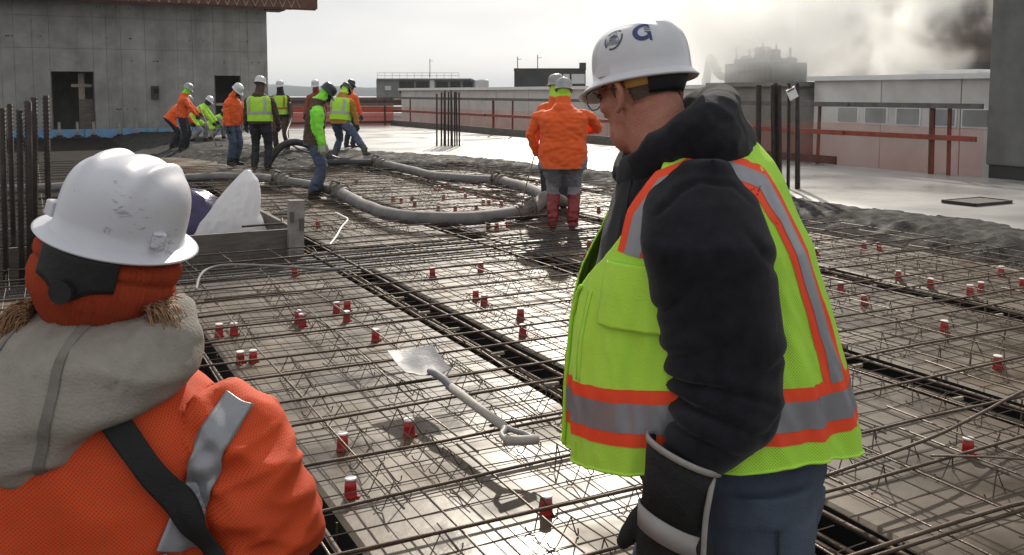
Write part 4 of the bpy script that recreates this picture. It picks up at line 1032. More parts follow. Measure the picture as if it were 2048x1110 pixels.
# brown vest, lime sleeves, head down
figure('worker in brown vest with bright lime sleeves looking down at the hose', (-2.92, 13.5, .0), HD(-74), H=1.76, lean=.13, top='brown_cloth', sleeve='green_lime', legs='jeans_far', hood='green_lime', face='dark_cloth', hat='hat_dark', hem=-.10, girth=1.03,
       feet=((-.10, .03, .10), (.10, -.05, .10)), hands=((-.24, .18, .80), (.25, .10, .80)), poles=((-.5, -1, -.1), (.6, -1, -.1)), head=(.60, 0), glove='pale_glove', vox=.013, seed=6)
# lime vest, mustard sleeves, stepping on the hose
figure('worker in lime vest and mustard sleeves stepping his right boot onto the hose', (-3.72, 19.9, CZ - .06), HD(-22), H=1.80, lean=.18, top='mustard', sleeve='mustard', legs='jeans_far', boots='mud_boot', hood='lime_far', face='dark_cloth', hat='hat_dark', hem=-.08, girth=1.15, boot_h=.30,
       feet=((-.20, .05, .10), (.78, -.15, .17)), py=0, crouch=.05, knee=((0, 1, 0), (.75, .6, .3)), hands=((-.15, .45, .95), (.36, .12, .78)), head=(.55, -.3), vest='lime_far', seed=8, glove='dark_cloth', vox=.014)
figure('worker in orange hoodie standing behind the mustard sleeved worker', (-4.25, 24.0, CZ), HD(-35), H=1.76, lean=.05, top='orange', legs='dark_cloth', hood='dark_cloth', face='dark_cloth', hat='hat_dark', feet=feet(.12), head=(.2, 0), seed=10, girth=1.1, glove='dark_cloth')
figure('worker in dull red jacket and white hat behind the brown vest worker', (-5.15, 24.3, CZ), HD(170), H=1.76, lean=.05, top='rail_orange', legs='dark_cloth', hood='rail_orange', face='rail_orange', hat='hat_white', feet=feet(.12), head=(.15, .1), seed=11, vest=None, glove='dark_cloth')
# facing the camera, lime vest
figure('worker in lime vest facing the camera with dark face cover and white hat', (-5.87, 23.4, CZ - .03), HD(172), H=1.76, lean=.04, top='dark_cloth', sleeve='brown_cloth', legs='brown_cloth', hood='dark_cloth', face='dark_cloth', hat='hat_white', feet=feet(.15), hands=((-.30, .10, .84), (.27, .30, 1.1)), vest='lime_far', seed=13, glove='brown_cloth', girth=1.05, bands='mustard')
# brown jacket and lime vest from behind
figure('tall worker seen from behind in brown hooded jacket under a lime vest', (-5.06, 18.45, .04), HD(-4), H=1.86, lean=.02, top='brown_cloth', sleeve='brown_cloth', legs='dark_cloth', hood='brown_cloth', face='skin', hat='hat_white', hem=-.04, girth=1.16, feet=feet(.13, 0, .04), hands=((-.34, .12, .82), (.34, .16, .88)), head=(.25, -.35), vest='lime_far', hoodlump='brown_cloth', seed=15, glove='dark_cloth', vox=.013)
# orange hoodie, jeans, looking down
figure('worker in orange hoodie and blue jeans with bowed head, left of the brown jacket', (-5.98, 19.6, .04), HD(-112), H=1.76, lean=.10, top='orange', legs='jeans_far', hood='orange', face='dark_cloth', hat='hat_white', hem=-.06, girth=1.10, feet=feet(.12, 0, .03), hands=((-.22, .20, .86), (.27, .12, .80)), head=(.55, .05), seed=17, glove='dark_cloth', vox=.013)
# left group near the wall
figure('worker in orange hoodie with lime hood and dark trousers near the wall', (-8.78, 24.5, .04), HD(-78), H=1.80, lean=.12, top='orange', legs='dark_cloth', hood='green_lime', face='green_lime', hat='hat_grey', hem=-.05, girth=1.08, feet=feet(.12, .06, -.05), hands=((-.15, .42, 1.0), (.15, .38, .95)), head=(.35, 0), seed=19, glove='brown_cloth')
figure('stooped worker in orange and dark trousers half behind the lime hooded worker', (-9.35, 25.4, .04), HD(-60), H=1.72, lean=.75, crouch=.06, py=-.1, top='orange', legs='dark_cloth', hood='orange', hat='hat_grey', feet=feet(.14, .1, -.1), hands=((-.15, .55, .62), (.15, .55, .6)), head=(.1, 0), seed=21, glove='dark_cloth')
figure('bending worker in lime shirt and white hat, before the concrete wall', (-9.35, 27.4, .08), HD(-85), H=1.74, lean=.78, crouch=.16, py=-.15, top='lime_far', legs='grey_cloth', hood='dark_cloth', face='dark_cloth', hat='hat_white', feet=feet(.16, .15, -.2), hands=((-.12, .6, .55), (.14, .55, .5)), head=(-.2, 0), seed=23, glove='dark_cloth')
figure('crouching worker in lime and muddy grey, head low to the fresh concrete', (-9.25, 28.6, .08), HD(-95), H=1.70, lean=.95, crouch=.42, py=-.2, top='lime_far', sleeve='grey_cloth', legs='grey_cloth', hood='dark_cloth', face='dark_cloth', hat='hat_grey', feet=feet(.18, .2, -.1), hands=((-.18, .65, .25), (.18, .6, .2)), head=(-.3, 0), seed=25, glove='dark_cloth')
def stick(name, label, cat, pts, r, m):
    b = MB(); b.tube(pts, r, 6); tag(b.build(name, M[m], smooth=True), label, cat)
stick('screed_rod', 'thin pale rod held low by the orange jacket worker', 'rod', [(.26, 10.72, .86), (.16, 10.95, .45), (.09, 11.1, .09)], .008, 'timber')
rk = thing('concrete_rake', 'long handled rake held by the lime hooded worker near the wall', 'rake', (-8.3, 24.5, 0))
b = MB(); b.tube([(-.05, .05, 1.25), (.38, .15, .12)], .018, 6); b.build('handle', M['timber'], rk, smooth=True)
b = MB(); b.box((.42, .16, .14), (.03, .22, .05)); b.build('rake_head', M['far_dark'], rk)

# ================================================================== FOREGROUND MAN IN THE LIME VEST
vm = thing('person', 'man in black hoodie, lime vest and white hard hat standing close at right, looking left', 'person', (.44, 1.85, 0))
O = Vector((.44, 1.85, 0))
# vest sections: z, x front, x back, half depth
VT = [(.775, .128, .692, .255), (.85, .122, .692, .252), (.958, .122, .678, .245), (1.06, .126, .660, .238), (1.121, .130, .643, .234), (1.181, .138, .626, .230), (1.231, .146, .610, .227), (1.304, .162, .588, .222), (1.376, .182, .553, .208), (1.43, .202, .532, .180), (1.466, .222, .512, .150), (1.50, .258, .482, .105), (1.525, .30, .45, .06)]
def vest_pt(th, z, grow=0.0, wr=1.0):
    xl, xr, bb = interp(VT, z); cx = (xl + xr) / 2; a = (xr - xl) / 2 + grow; bb = bb + grow
    s, c = math.sin(th), math.cos(th)
    x = cx + a * abs(s) ** .9 * (1 if s >= 0 else -1); y = 1.85 - bb * abs(c) ** .9 * (1 if c >= 0 else -1)
    p = Vector((x, y, z)); n = Vector((s / max(a, .01), -c / max(bb, .01), 0)).normalized()
    k = smooth01((1.40 - z) / .5)
    w1 = .016 * noise.noise(Vector((th * 2.1, z * 1.6, 3.0))) + .009 * noise.noise(Vector((th * 5.5 + z * 2.5, z * 2.6, 8.0))) + .0045 * noise.noise(Vector((th * 11 - z * 5, z * 6, 1.0)))
    w1 += .009 * ridged(Vector((th, z, 0)), 3.2, 2.4, 1, 4.0) * k + .004 * ridged(Vector((th + z * 1.5, z, 0)), 6.5, 5.5, 1, 9.0)
    return p + n * w1 * (.35 + .65 * k) * wr
b = MB(); rings = []
for i in range(46):
    z = lerp(.90, 1.52, i / 45); ring = []
    for j in range(56):
        ring.append(vest_pt(2 * PI * j / 56, z, -.022, .6) - O)
    rings.append(ring)
b.loft(rings)
# hips and legs
b.loft([[Vector((.455 + a_ * math.cos(2 * PI * i / 24), 1.85 + b2 * math.sin(2 * PI * i / 24), z)) - O for i in range(24)] for z, a_, b2 in ((.70, .165, .19), (.80, .185, .20), (.90, .185, .20), (1.0, .18, .19))])
near = [(.470, 1.735, .86), (.478, 1.735, .68), (.480, 1.74, .52), (.492, 1.75, .30), (.505, 1.755, .10)]
farl = [(.425, 1.95, .86), (.40, 1.955, .68), (.36, 1.955, .50), (.37, 1.96, .30), (.385, 1.96, .10)]
for P_ in (near, farl): b.tube([Vector(q) - O for q in P_], [.118, .112, .095, .082, .072], 20)
for fx, fy in ((.505, 1.755), (.385, 1.96)):
    q = Vector((fx, fy, .06)) - O
    b.tube([q + Vector((.07, 0, -.005)), q, q + Vector((-.10, .02, -.01)), q + Vector((-.20, .04, -.02))], [(.045, .05), (.052, .055), (.052, .045), (.036, .03)], 14)
# near sleeve: z, x left, x right at Y about 1.60
SL = [(1.482, .345, .385), (1.474, .312, .410), (1.455, .284, .428), (1.432, .262, .442), (1.406, .246, .450), (1.333, .228, .466), (1.252, .246, .477), (1.180, .265, .486), (1.126, .276, .490), (1.064, .289, .490), (1.02, .290, .482)]
def arm_tube(rows, cyf, ry):
    rg = []
    for (z, xl, xr) in rows:
        cx = (xl + xr) / 2; rx = (xr - xl) / 2; yy = cyf(z); r2 = ry(z)
        rg.append([Vector((cx + rx * math.cos(2 * PI * i / 28), yy + r2 * math.sin(2 * PI * i / 28), z)) - O for i in range(28)])
    b.loft(rg)
arm_tube(SL, lambda z: lerp(1.622, 1.735, smooth01((z - 1.34) / .13)), lambda z: lerp(.082, .075, smooth01((z - 1.3) / .15)))
b.ell(Vector((.398, 1.62, 1.045)) - O, (.092, .085, .072), 12)
b.tube([Vector(q) - O for q in ((.40, 1.62, 1.05), (.375, 1.605, 1.015), (.338, 1.595, .975), (.306, 1.590, .935))], [.086, .080, .068, .050], 20)
b.ell(Vector((.412, 1.615, 1.012)) - O, (.07, .07, .058), 10)
# far arm, hanging in front
b.tube([Vector(q) - O for q in ((.37, 2.02, 1.42), (.38, 2.12, 1.30), (.41, 2.12, 1.12), (.37, 2.09, 1.02), (.33, 2.05, .99))], [.085, .09, .08, .07, .055], 16)
# head
ALP = R(51); hf = Vector((-math.cos(ALP), math.sin(ALP), -.20)).normalized(); hx = hf.cross(Vector((0, 0, 1))).normalized(); hu = hx.cross(hf).normalized()
HC = Vector((.258, 1.85, 1.598)) - O
HM = Matrix(((hx.x, hf.x, hu.x, HC.x), (hx.y, hf.y, hu.y, HC.y), (hx.z, hf.z, hu.z, HC.z), (0, 0, 0, 1)))
head_shapes(b, HM, .93)
b.tube([Vector((.33, 1.85, 1.46)) - O, HM @ Vector((0, -.035, -.10)), HM @ Vector((0, -.02, -.03))], [.075, .062, .066], 18)
b.ell(HM @ Vector((0, .03, -.075)), (.052, .052, .045), 10)
me = remesh(b.mesh('body', M['hoodie']), .0065, 6, .5)
HW = HC.copy()
# sleeve creases, drawn as lines in (x, z): depth, sharpness, then the points
CREASE = [(.011, .006, [(.268, 1.085), (.33, 1.092), (.40, 1.082), (.455, 1.06)]), (.013, .007, [(.275, 1.055), (.33, 1.050), (.385, 1.03), (.44, 1.0)]), (.012, .007, [(.255, 1.022), (.30, 1.012), (.345, .995), (.40, .965)]),
          (.006, .008, [(.25, 1.205), (.285, 1.24), (.325, 1.285)]), (.007, .008, [(.265, 1.125), (.31, 1.145), (.37, 1.175)]), (.006, .007, [(.49, 1.14), (.45, 1.115), (.41, 1.108)]), (.004, .004, [(.262, 1.385), (.30, 1.425), (.345, 1.440), (.40, 1.432), (.44, 1.395)]),
          (.005, .008, [(.47, 1.29), (.435, 1.32), (.40, 1.365)]), (.006, .006, [(.265, .975), (.30, .966), (.335, .95)]), (.005, .006, [(.48, 1.035), (.455, 1.02), (.43, 1.012)])]
def creases(p):
    x = p.x + O.x; z = p.z; w_ = 0
    x += .006 * noise.noise(Vector((x * 20, z * 20, 1))); z += .006 * noise.noise(Vector((x * 20, z * 20, 7)))
    for dep, sh_, L9 in CREASE:
        best = 9; sg = 1; fade = 1
        for k, ((x0, z0), (x1, z1)) in enumerate(zip(L9, L9[1:])):
            dx, dz = x1 - x0, z1 - z0; t = max(0, min(1, ((x - x0) * dx + (z - z0) * dz) / (dx * dx + dz * dz))); ex, ez = x - x0 - t * dx, z - z0 - t * dz; d = math.hypot(ex, ez)
            if d < best: best = d; sg = 1 if ez > 0 else -1; fade = 1 - .8 * ((k + t) / (len(L9) - 1)) ** 2
        s9 = best * sg
        w_ += fade * dep * (-math.exp(-(s9 / sh_) ** 2) + .75 * math.exp(-((s9 - sh_ * 2.4) / (sh_ * 2)) ** 2) + .25 * math.exp(-((s9 + sh_ * 2.4) / (sh_ * 2)) ** 2))
    return w_
def man_wr(p, n):
    if (p - HW).length < .135 and p.z > 1.47: return 0
    if p.z < .80: return .006 * fold(p, 9, 9, 11, 2) + .004 * ridged(p, 7, 7, 16, 5)
    w1 = .005 * fold(p, 6, 6, 7, 1) + .0022 * fold(p, 17, 17, 21, 4)
    if p.y < -.10: w1 += creases(p)
    else: w1 += .006 * ridged(p, 5, 4, 10, 7) - .002
    return w1
displace(me, man_wr)
segs = [(Vector((.44, 1.85, .97)) - O, Vector((.38, 1.85, 1.40)) - O, .17, 'hoodie'), (Vector((.455, 1.85, .78)) - O, Vector((.455, 1.85, .85)) - O, .16, 'jeans'),
        (Vector(near[0]) - O, Vector(near[2]) - O, .10, 'jeans'), (Vector(near[2]) - O, Vector((.50, 1.755, .14)) - O, .08, 'jeans'), (Vector(farl[0]) - O, Vector(farl[2]) - O, .10, 'jeans'), (Vector(farl[2]) - O, Vector((.38, 1.96, .14)) - O, .08, 'jeans'),
        (Vector((.52, 1.755, .05)) - O, Vector((.32, 1.79, .04)) - O, .045, 'boot'), (Vector((.40, 1.96, .05)) - O, Vector((.20, 2.0, .04)) - O, .045, 'boot'),
        (Vector((.35, 1.66, 1.42)) - O, Vector((.40, 1.62, 1.02)) - O, .10, 'hoodie'), (Vector((.40, 1.62, 1.02)) - O, Vector((.30, 1.59, .92)) - O, .07, 'hoodie'), (Vector((.40, 2.13, 1.08)) - O, Vector((.33, 2.05, .99)) - O, .07, 'hoodie'),
        (HC + hu * .07, HC - hu * .10, .075, 'skin'), (Vector((.31, 1.85, 1.49)) - O, HC - hu * .08, .06, 'skin')]
region_mats(me, segs, ['hoodie', 'jeans', 'boot', 'skin'], lambda c, bst, n: 'skin' if bst == 'hoodie' and (c - HC + hu * .03).length < .135 else 'jeans' if bst == 'hoodie' and c.z < .94 and (c.x > -.04 or c.y > -.2) and c.y < .21 else None)
link('body', me, vm)
# vest cloth with an open V front
def front_gap(z):
    return interp([(.7, .02), (1.15, .03), (1.20, .12), (1.304, .60), (1.376, .82), (1.44, 1.0), (1.53, 1.1)], z)[0]
NT, NZ = 300, 170; vb = MB(); grid = {}
hemz = lambda th: .872 + .048 * math.cos(th) + .012 * math.sin(th * 2) + .006 * noise.noise(Vector((th * 3, 0, 2)))
for i in range(NZ + 1):
    for j in range(NT + 1):
        f = j / NT; zt = i / NZ; z = lerp(.86, 1.515, zt)
        gp = front_gap(z); th = -PI / 2 + gp + f * (2 * PI - 2 * gp); z = lerp(hemz(th), 1.515, zt)
        grid[i, j] = len(vb.v); vb.v.append(tuple(vest_pt(th, z, .006) - O))
for i in range(NZ):
    for j in range(NT): vb.f.append([grid[i, j], grid[i, j + 1], grid[i + 1, j + 1], grid[i + 1, j]]); vb.m.append(1 if (j / NT) > .185 else 0)
vme = vb.mesh('vest', [M['lime'], M['lime_mesh']], True); vo = link('vest', vme, vm)
sd3 = vo.modifiers.new('thickness', 'SOLIDIFY'); sd3.thickness = .004; sd3.offset = -1
def band(pathfn, n, half, off, m, name, parent=vo):
    """a strip of tape sewn on the vest: pathfn(t) -> (theta, z, perpendicular is found on the surface)"""
    rows = []
    for i in range(n + 1):
        t = i / n; th, z = pathfn(t); th2, z2 = pathfn(min(1, t + .004)); th1, z1 = pathfn(max(0, t - .004))
        p = vest_pt(th, z, .006); d = (vest_pt(th2, z2, .006) - vest_pt(th1, z1, .006)).normalized()
        e = .01; tu = (vest_pt(th + e, z, .006) - vest_pt(th - e, z, .006)).normalized(); tv = (vest_pt(th, z + e, .006) - vest_pt(th, z - e, .006)).normalized()
        nr = tu.cross(tv).normalized(); rad = math.sqrt((p.x - .4) ** 2 + (p.y - 1.85) ** 2)
        # the strip's side direction inside the surface, expressed in (theta, z)
        sdv = nr.cross(d).normalized(); row = []
        mth = (vest_pt(th + e, z, .006) - vest_pt(th - e, z, .006)).length / (2 * e); mz = (vest_pt(th, z + e, .006) - vest_pt(th, z - e, .006)).length / (2 * e)
        for q in [half[0] + (half[1] - half[0]) * k / 6 for k in range(7)]:
            pp = vest_pt(th + q * sdv.dot(tu) / mth, z + q * sdv.dot(tv) / mz, .006 + off); row.append(pp - O)
        rows.append(row)
    bb = MB(); bb.loft(rows, cap=False, close=False); return bb.build(name, m, parent, smooth=True)
hz = lambda t: (lerp(-PI / 2 + .03, 1.5 * PI - .03, t), interp([(-1.6, .978), (-.9, .996), (0, 1.022), (.7, 1.012), (1.3, 1.022), (2.2, 1.02), (3.5, 1.0), (4.72, .978)], lerp(-PI / 2, 1.5 * PI, t))[0])
band(hz, 260, (-.027, .027), .0022, M['silver'], 'reflective_band'); band(hz, 260, (-.052, -.025), .0012, M['red_orange'], 'trim_band'); band(hz, 260, (.025, .052), .0012, M['red_orange'], 'trim_band')
def spath(tab):
    return lambda t: tuple(interp(tab, t))
STRAPS = [[(0, -.74, 1.30), (.10, -.70, 1.37), (.22, -.48, 1.43), (.34, .06, 1.470), (.46, .55, 1.437), (.58, .72, 1.37), (.70, .80, 1.28), (.80, .84, 1.20), (.90, .87, 1.12), (1, .88, 1.06)],
          [(0, 3.76, 1.30), (.10, 3.74, 1.37), (.22, 3.54, 1.425), (.34, 3.04, 1.462), (.46, 2.59, 1.437), (.58, 2.42, 1.37), (.70, 2.34, 1.28), (.80, 2.30, 1.20), (.90, 2.27, 1.12), (1, 2.26, 1.06)]]
for tab in STRAPS:
    pf = spath(tab)
    band(pf, 150, (-.018, .018), .0022, M['silver'], 'reflective_band'); band(pf, 150, (-.036, -.0165), .0012, M['red_orange'], 'trim_band'); band(pf, 150, (.0165, .036), .0012, M['red_orange'], 'trim_band')
# pocket, zip and armhole piping
def patch(t0, t1, z0, z1, off, name, m, parent=vo, n=24):
    rows = [[vest_pt(lerp(t0, t1, j / n), lerp(z0, z1, i / n), .006 + off + .004 * math.sin(PI * j / n)) - O for j in range(n + 1)] for i in range(n + 1)]
    bb = MB(); bb.loft(rows, cap=False, close=False); o = bb.build(name, m, parent, smooth=True); q = o.modifiers.new('t', 'SOLIDIFY'); q.thickness = .003; q.offset = 1; return o
patch(-.98, -.30, 1.165, 1.285, .005, 'pocket', M['lime'])
bb = MB(); bb.tube([vest_pt(-PI / 2 + front_gap(z) + .02, z, .010) - O for z in [lerp(.88, 1.22, i / 60) for i in range(61)]], .0045, 6); bb.build('zip', M['lime'], vo, smooth=True)
for th0, z0, z1 in ((-1.20, 1.045, 1.22), (-1.14, 1.045, 1.22), (-1.17, .895, .925), (.10, 1.08, 1.30), (1.9, 1.08, 1.30)):
    bb = MB(); bb.tube([vest_pt(th0, z, .0068) - O for z in [lerp(z0, z1, i / 40) for i in range(41)]], .0016, 5); bb.build('seam', M['lime'], vo, smooth=True)
bb = MB(); bb.tube([vest_pt(lerp(-PI / 2 + .03, 1.5 * PI - .03, i / 160), hemz(lerp(-PI / 2, 1.5 * PI, i / 160)) + .002, .006) - O for i in range(161)], .0032, 6); bb.build('hem', M['lime'], vo, smooth=True)
# hood lying on the shoulders
b = MB(); cp = [(.225, 1.85, 1.435), (.245, 1.775, 1.458), (.285, 1.74, 1.498), (.335, 1.74, 1.532), (.385, 1.778, 1.556), (.405, 1.85, 1.562), (.385, 1.925, 1.556), (.335, 1.965, 1.532), (.285, 1.965, 1.505), (.245, 1.925, 1.462), (.225, 1.85, 1.435)]
cp = [(x + .012, y, z) for x, y, z in cp]
P_ = catmull(cp, 5); rr = [interp([(0, .026), (.1, .030), (.25, .042), (.4, .050), (.5, .048), (.6, .050), (.75, .042), (.9, .030), (1, .026)], i / (len(P_) - 1))[0] for i in range(len(P_))]
b.tube([p - O for p in P_], rr, 16)
b.ell(Vector((.408, 1.845, 1.522)) - O, (.078, .115, .066), 14, 0, Matrix.Rotation(-.25, 3, 'Y')); b.ell(Vector((.37, 1.79, 1.50)) - O, (.09, .10, .062), 12)
me = remesh(b.mesh('hood', M['hoodie']), .006, 5, .5); displace(me, lambda p, n: .010 * fold(p, 9, 9, 12, 6) + .012 * ridged(Vector((p.x + p.z * .5, p.y, p.z - p.x * .5)), 8, 5, 15, 3) - .006 + .003 * ridged(p, 22, 16, 30, 1)); link('hood', me, vm)
bb = MB(); bb.tube(catmull([Vector(q) - O for q in ((.232, 1.775, 1.43), (.218, 1.745, 1.37), (.207, 1.72, 1.30), (.214, 1.70, 1.262))], 6), .0034, 6); bb.build('drawstring', M['strap'], vm, smooth=True)
# hair, ear fold, spectacles
def head_band(z0, z1, a0, a1, grow, name, m, n=40, wav=0):
    rows = []
    for k in range(7):
        z = lerp(z0, z1, k / 6); row = []
        for i in range(n + 1):
            a = lerp(a0, a1, i / n); zz = (z - .045) / .095; f = math.sqrt(max(.05, 1 - zz * zz)); zo = wav * noise.noise(Vector((a * 4, k * .6, 0)))
            row.append(HM @ Vector(((.073 * f + grow) * math.sin(a), -.012 + (.093 * f + grow) * math.cos(a), z + zo)))
        rows.append(row)
    bb = MB(); bb.loft(rows, cap=False, close=False); o = bb.build(name, m, vm, smooth=True); q = o.modifiers.new('t', 'SOLIDIFY'); q.thickness = .003; return o
# angles: 0 = forward, negative = towards his left (camera) side
head_band(-.045, .04, -1.80, -4.5, -.002, 'hair', M['hair'], 60, .006)
head_band(-.005, .04, -1.15, -1.80, -.003, 'hair', M['hair'], 20, .004)
head_band(.004, .040, -1.72, -2.35, .002, 'sweatband', M['yellow_band']); head_band(-.012, .036, -2.30, -3.9, .006, 'ratchet', M['black_plastic']); head_band(.004, .040, -3.9, -4.6, .002, 'sweatband', M['yellow_band'])
for q in (-1, 1):
    bb = MB(); E_ = [(.080 * q, .004, .016), (.086 * q, -.010, .022), (.088 * q, -.026, .012), (.086 * q, -.030, -.008), (.082 * q, -.020, -.028), (.078 * q, -.006, -.036)]
    bb.tube([HM @ Vector(e) for e in catmull(E_, 5)], .0058, 8); bb.build('ear_rim', M['skin'], vm, smooth=True)
    eb = MB(); eb.ell(HM @ Vector((.028 * q, .080, .010)), (.011, .009, .008), 7); eb.build('eye', M['eye'], vm, smooth=True)
g_ = MB()
for q in (-1, 1):
    ring = [HM @ Vector((.036 * q + .026 * math.cos(2 * PI * i / 24), .104 - .012 * abs(math.cos(2 * PI * i / 24)) * (1 if math.cos(2 * PI * i / 24) * q > 0 else 0), .004 + .019 * math.sin(2 * PI * i / 24))) for i in range(25)]
    g_.tube(ring, .0013, 6); g_.tube([HM @ Vector(e) for e in ((.062 * q, .094, .012), (.074 * q, .06, .016), (.080 * q, .0, .016), (.082 * q, -.02, .006))], .0015, 6)
g_.tube([HM @ Vector((-.010, .104, .006)), HM @ Vector((0, .108, .009)), HM @ Vector((.010, .104, .006))], .0013, 6)
go = g_.build('spectacles', M['metal'], vm, smooth=True)
lensm = mat('spectacle lens', (.9, .95, .95), .02, alpha=.10)
for q in (-1, 1):
    lb = MB(); lb.add([HM @ Vector((.036 * q + .0255 * math.cos(2 * PI * i / 24), .1035, .004 + .0185 * math.sin(2 * PI * i / 24))) for i in range(24)], [list(range(24))]); lb.build('lens', lensm, go)
# hard hat with its two prints
hatm = hat_mesh('hard_hat', M['hat_white'], a=.107, w_=.088, h=.101, peak=.052, brim=.013, ridge=.005)
HT = HM @ Matrix.Translation((0, -.010, .034)) @ Matrix.Rotation(.02, 4, 'X')
hat_o = link('hard_hat', hatm, vm); hat_o.matrix_local = HT
bvh = BVHTree.FromObject(hat_o, bpy.context.evaluated_depsgraph_get())
def decal(polys, az, elev, size, roll, name, m, off=.0009):
    """flat print laid on the shell: az from forward towards his left, elev above the brim; polys in print units"""
    c = Vector((-math.sin(az) * math.cos(elev), math.cos(az) * math.cos(elev), math.sin(elev)))
    src = Vector((0, 0, .03)) + c * .4; hit, n, _, _ = bvh.ray_cast(src, -c)
    n = n if n.dot(c) > 0 else -n
    tx = Vector((0, 0, 1)).cross(n).normalized(); ty = n.cross(tx).normalized()
    r = Matrix.Rotation(roll, 3, n); tx = r @ tx; ty = r @ ty
    bm = bmesh.new()
    for poly in polys:
        vsx = [bm.verts.new((x, y, 0)) for x, y in poly]; bm.faces.new(vsx)
    bmesh.ops.triangulate(bm, faces=bm.faces[:])
    bmesh.ops.subdivide_edges(bm, edges=[e for e in bm.edges if e.calc_length() > .22], cuts=3, use_grid_fill=True)
    for v_ in bm.verts:
        p = hit + tx * v_.co.x * size + ty * v_.co.y * size
        q, nn, _, _ = bvh.ray_cast(p + n * .05, -n)
        v_.co = (q + n * off) if q is not None else p
    bm.normal_update(); dm = bpy.data.meshes.new(name); bm.to_mesh(dm); bm.free(); dm.materials.append(m)
    for p_ in dm.polygons:
        pass
    return link(name, dm, hat_o)
def arc(r0, r1, a0, a1, n=18):
    return [[(r0 * math.cos(R(lerp(a0, a1, i / n))), r0 * math.sin(R(lerp(a0, a1, i / n)))), (r1 * math.cos(R(lerp(a0, a1, i / n))), r1 * math.sin(R(lerp(a0, a1, i / n)))),
             (r1 * math.cos(R(lerp(a0, a1, (i + 1) / n))), r1 * math.sin(R(lerp(a0, a1, (i + 1) / n)))), (r0 * math.cos(R(lerp(a0, a1, (i + 1) / n))), r0 * math.sin(R(lerp(a0, a1, (i + 1) / n))))] for i in range(n)]
def rect(x0, y0, x1, y1): return [(x0, y0), (x1, y0), (x1, y1), (x0, y1)]
def line(x0, y0, x1, y1, w2):
    d = Vector((x1 - x0, y1 - y0)).normalized(); nx, ny = -d.y * w2, d.x * w2
    return [(x0 - nx, y0 - ny), (x1 - nx, y1 - ny), (x1 + nx, y1 + ny), (x0 + nx, y0 + ny)]
FONT = {'N': '101 111 111 111 101', 'I': '111 010 010 010 111', 'C': '111 100 100 100 111', 'E': '111 100 110 100 111', 'T': '111 010 010 010 010', 'R': '110 101 110 101 101', 'F': '111 100 110 100 100', 'D': '110 101 101 101 110'}
def word(s_, x, y, cw, ch, gap=.25):
    out_ = []
    for c in s_:
        for r_, row in enumerate(FONT[c].split()):
            for q, bit in enumerate(row):
                if bit == '1': out_.append(rect(x + q * cw / 3, y + (4 - r_) * ch / 5, x + (q + 1) * cw / 3, y + (5 - r_) * ch / 5))
        x += cw * (1 + gap)
    return out_
# the G: broad open ring, three bars and a foot
def thick_arc(pts):
    P2 = []; n = len(pts)
    for i in range(n - 1):
        (x0, y0, w0), (x1, y1, w1) = pts[i], pts[i + 1]
        def nrm2(k):
            a = pts[max(0, k - 1)]; c = pts[min(n - 1, k + 1)]; d = Vector((c[0] - a[0], c[1] - a[1])).normalized(); return -d.y, d.x
        n0 = nrm2(i); n1 = nrm2(i + 1)
        P2.append([(x0 - n0[0] * w0, y0 - n0[1] * w0), (x1 - n1[0] * w1, y1 - n1[1] * w1), (x1 + n1[0] * w1, y1 + n1[1] * w1), (x0 + n0[0] * w0, y0 + n0[1] * w0)])
    return P2
gpts = [(.76 * math.cos(R(a)), .80 * math.sin(R(a)), interp([(40, .07), (70, .17), (110, .25), (180, .25), (260, .22), (320, .19)], a)[0]) for a in range(42, 325, 12)]
G_ = thick_arc(gpts) + [[(.42, -.12), (.80, -.12), (.98, -.98), (.70, -.92), (.64, -.55), (.50, -.45)]] + [rect(.06, .34, .66, .43), rect(.12, .12, .72, .21), rect(.18, -.12, .78, -.02)]
decal(G_, R(140), R(26), .020, R(-6), 'company_emblem', M['emblem'])
CR = arc(.86, 1.0, 52, 146) + arc(.86, 1.02, 168, 226) + arc(.84, 1.0, 250, 388)
CR += [[(-.46, .18), (.46, .18), (.0, .48)], line(-.02, .86, -.72, -.22, .018), line(-.02, .86, .72, -.22, .018), line(0, .48, 0, .86, .015), rect(-.42, .12, .42, .18), line(-.74, -.22, .74, -.22, .02)]
CR += word('NICET', -.40, -.16, .135, .22)
CR += [rect(-.84, -.31, .84, -.29), rect(-.84, -.56, .84, -.54)] + word('CERTIFIED', -.76, -.52, .138, .18)
decal(CR, R(97), R(26), .0225, R(-3), 'crest_sticker', M['emblem2'])
sc2 = [line(.3 * math.cos(a) * 1, .62 * math.sin(a), .3 * math.cos(a + .2), .62 * math.sin(a + .2), .012) for a in [i * .2 for i in range(31)]] + [line(-.16, .3 - i * .16, .14, .36 - i * .16, .011) for i in range(5)]
decal(sc2, R(62), R(22), .024, R(-12), 'pen_note', M['trim'])
for q in (-1, 1):
    bb = MB(); bb.box((.083 * q, .02, .012), (.005, .020, .010)); bb.build('accessory_slot', M['hat_white'], hat_o)
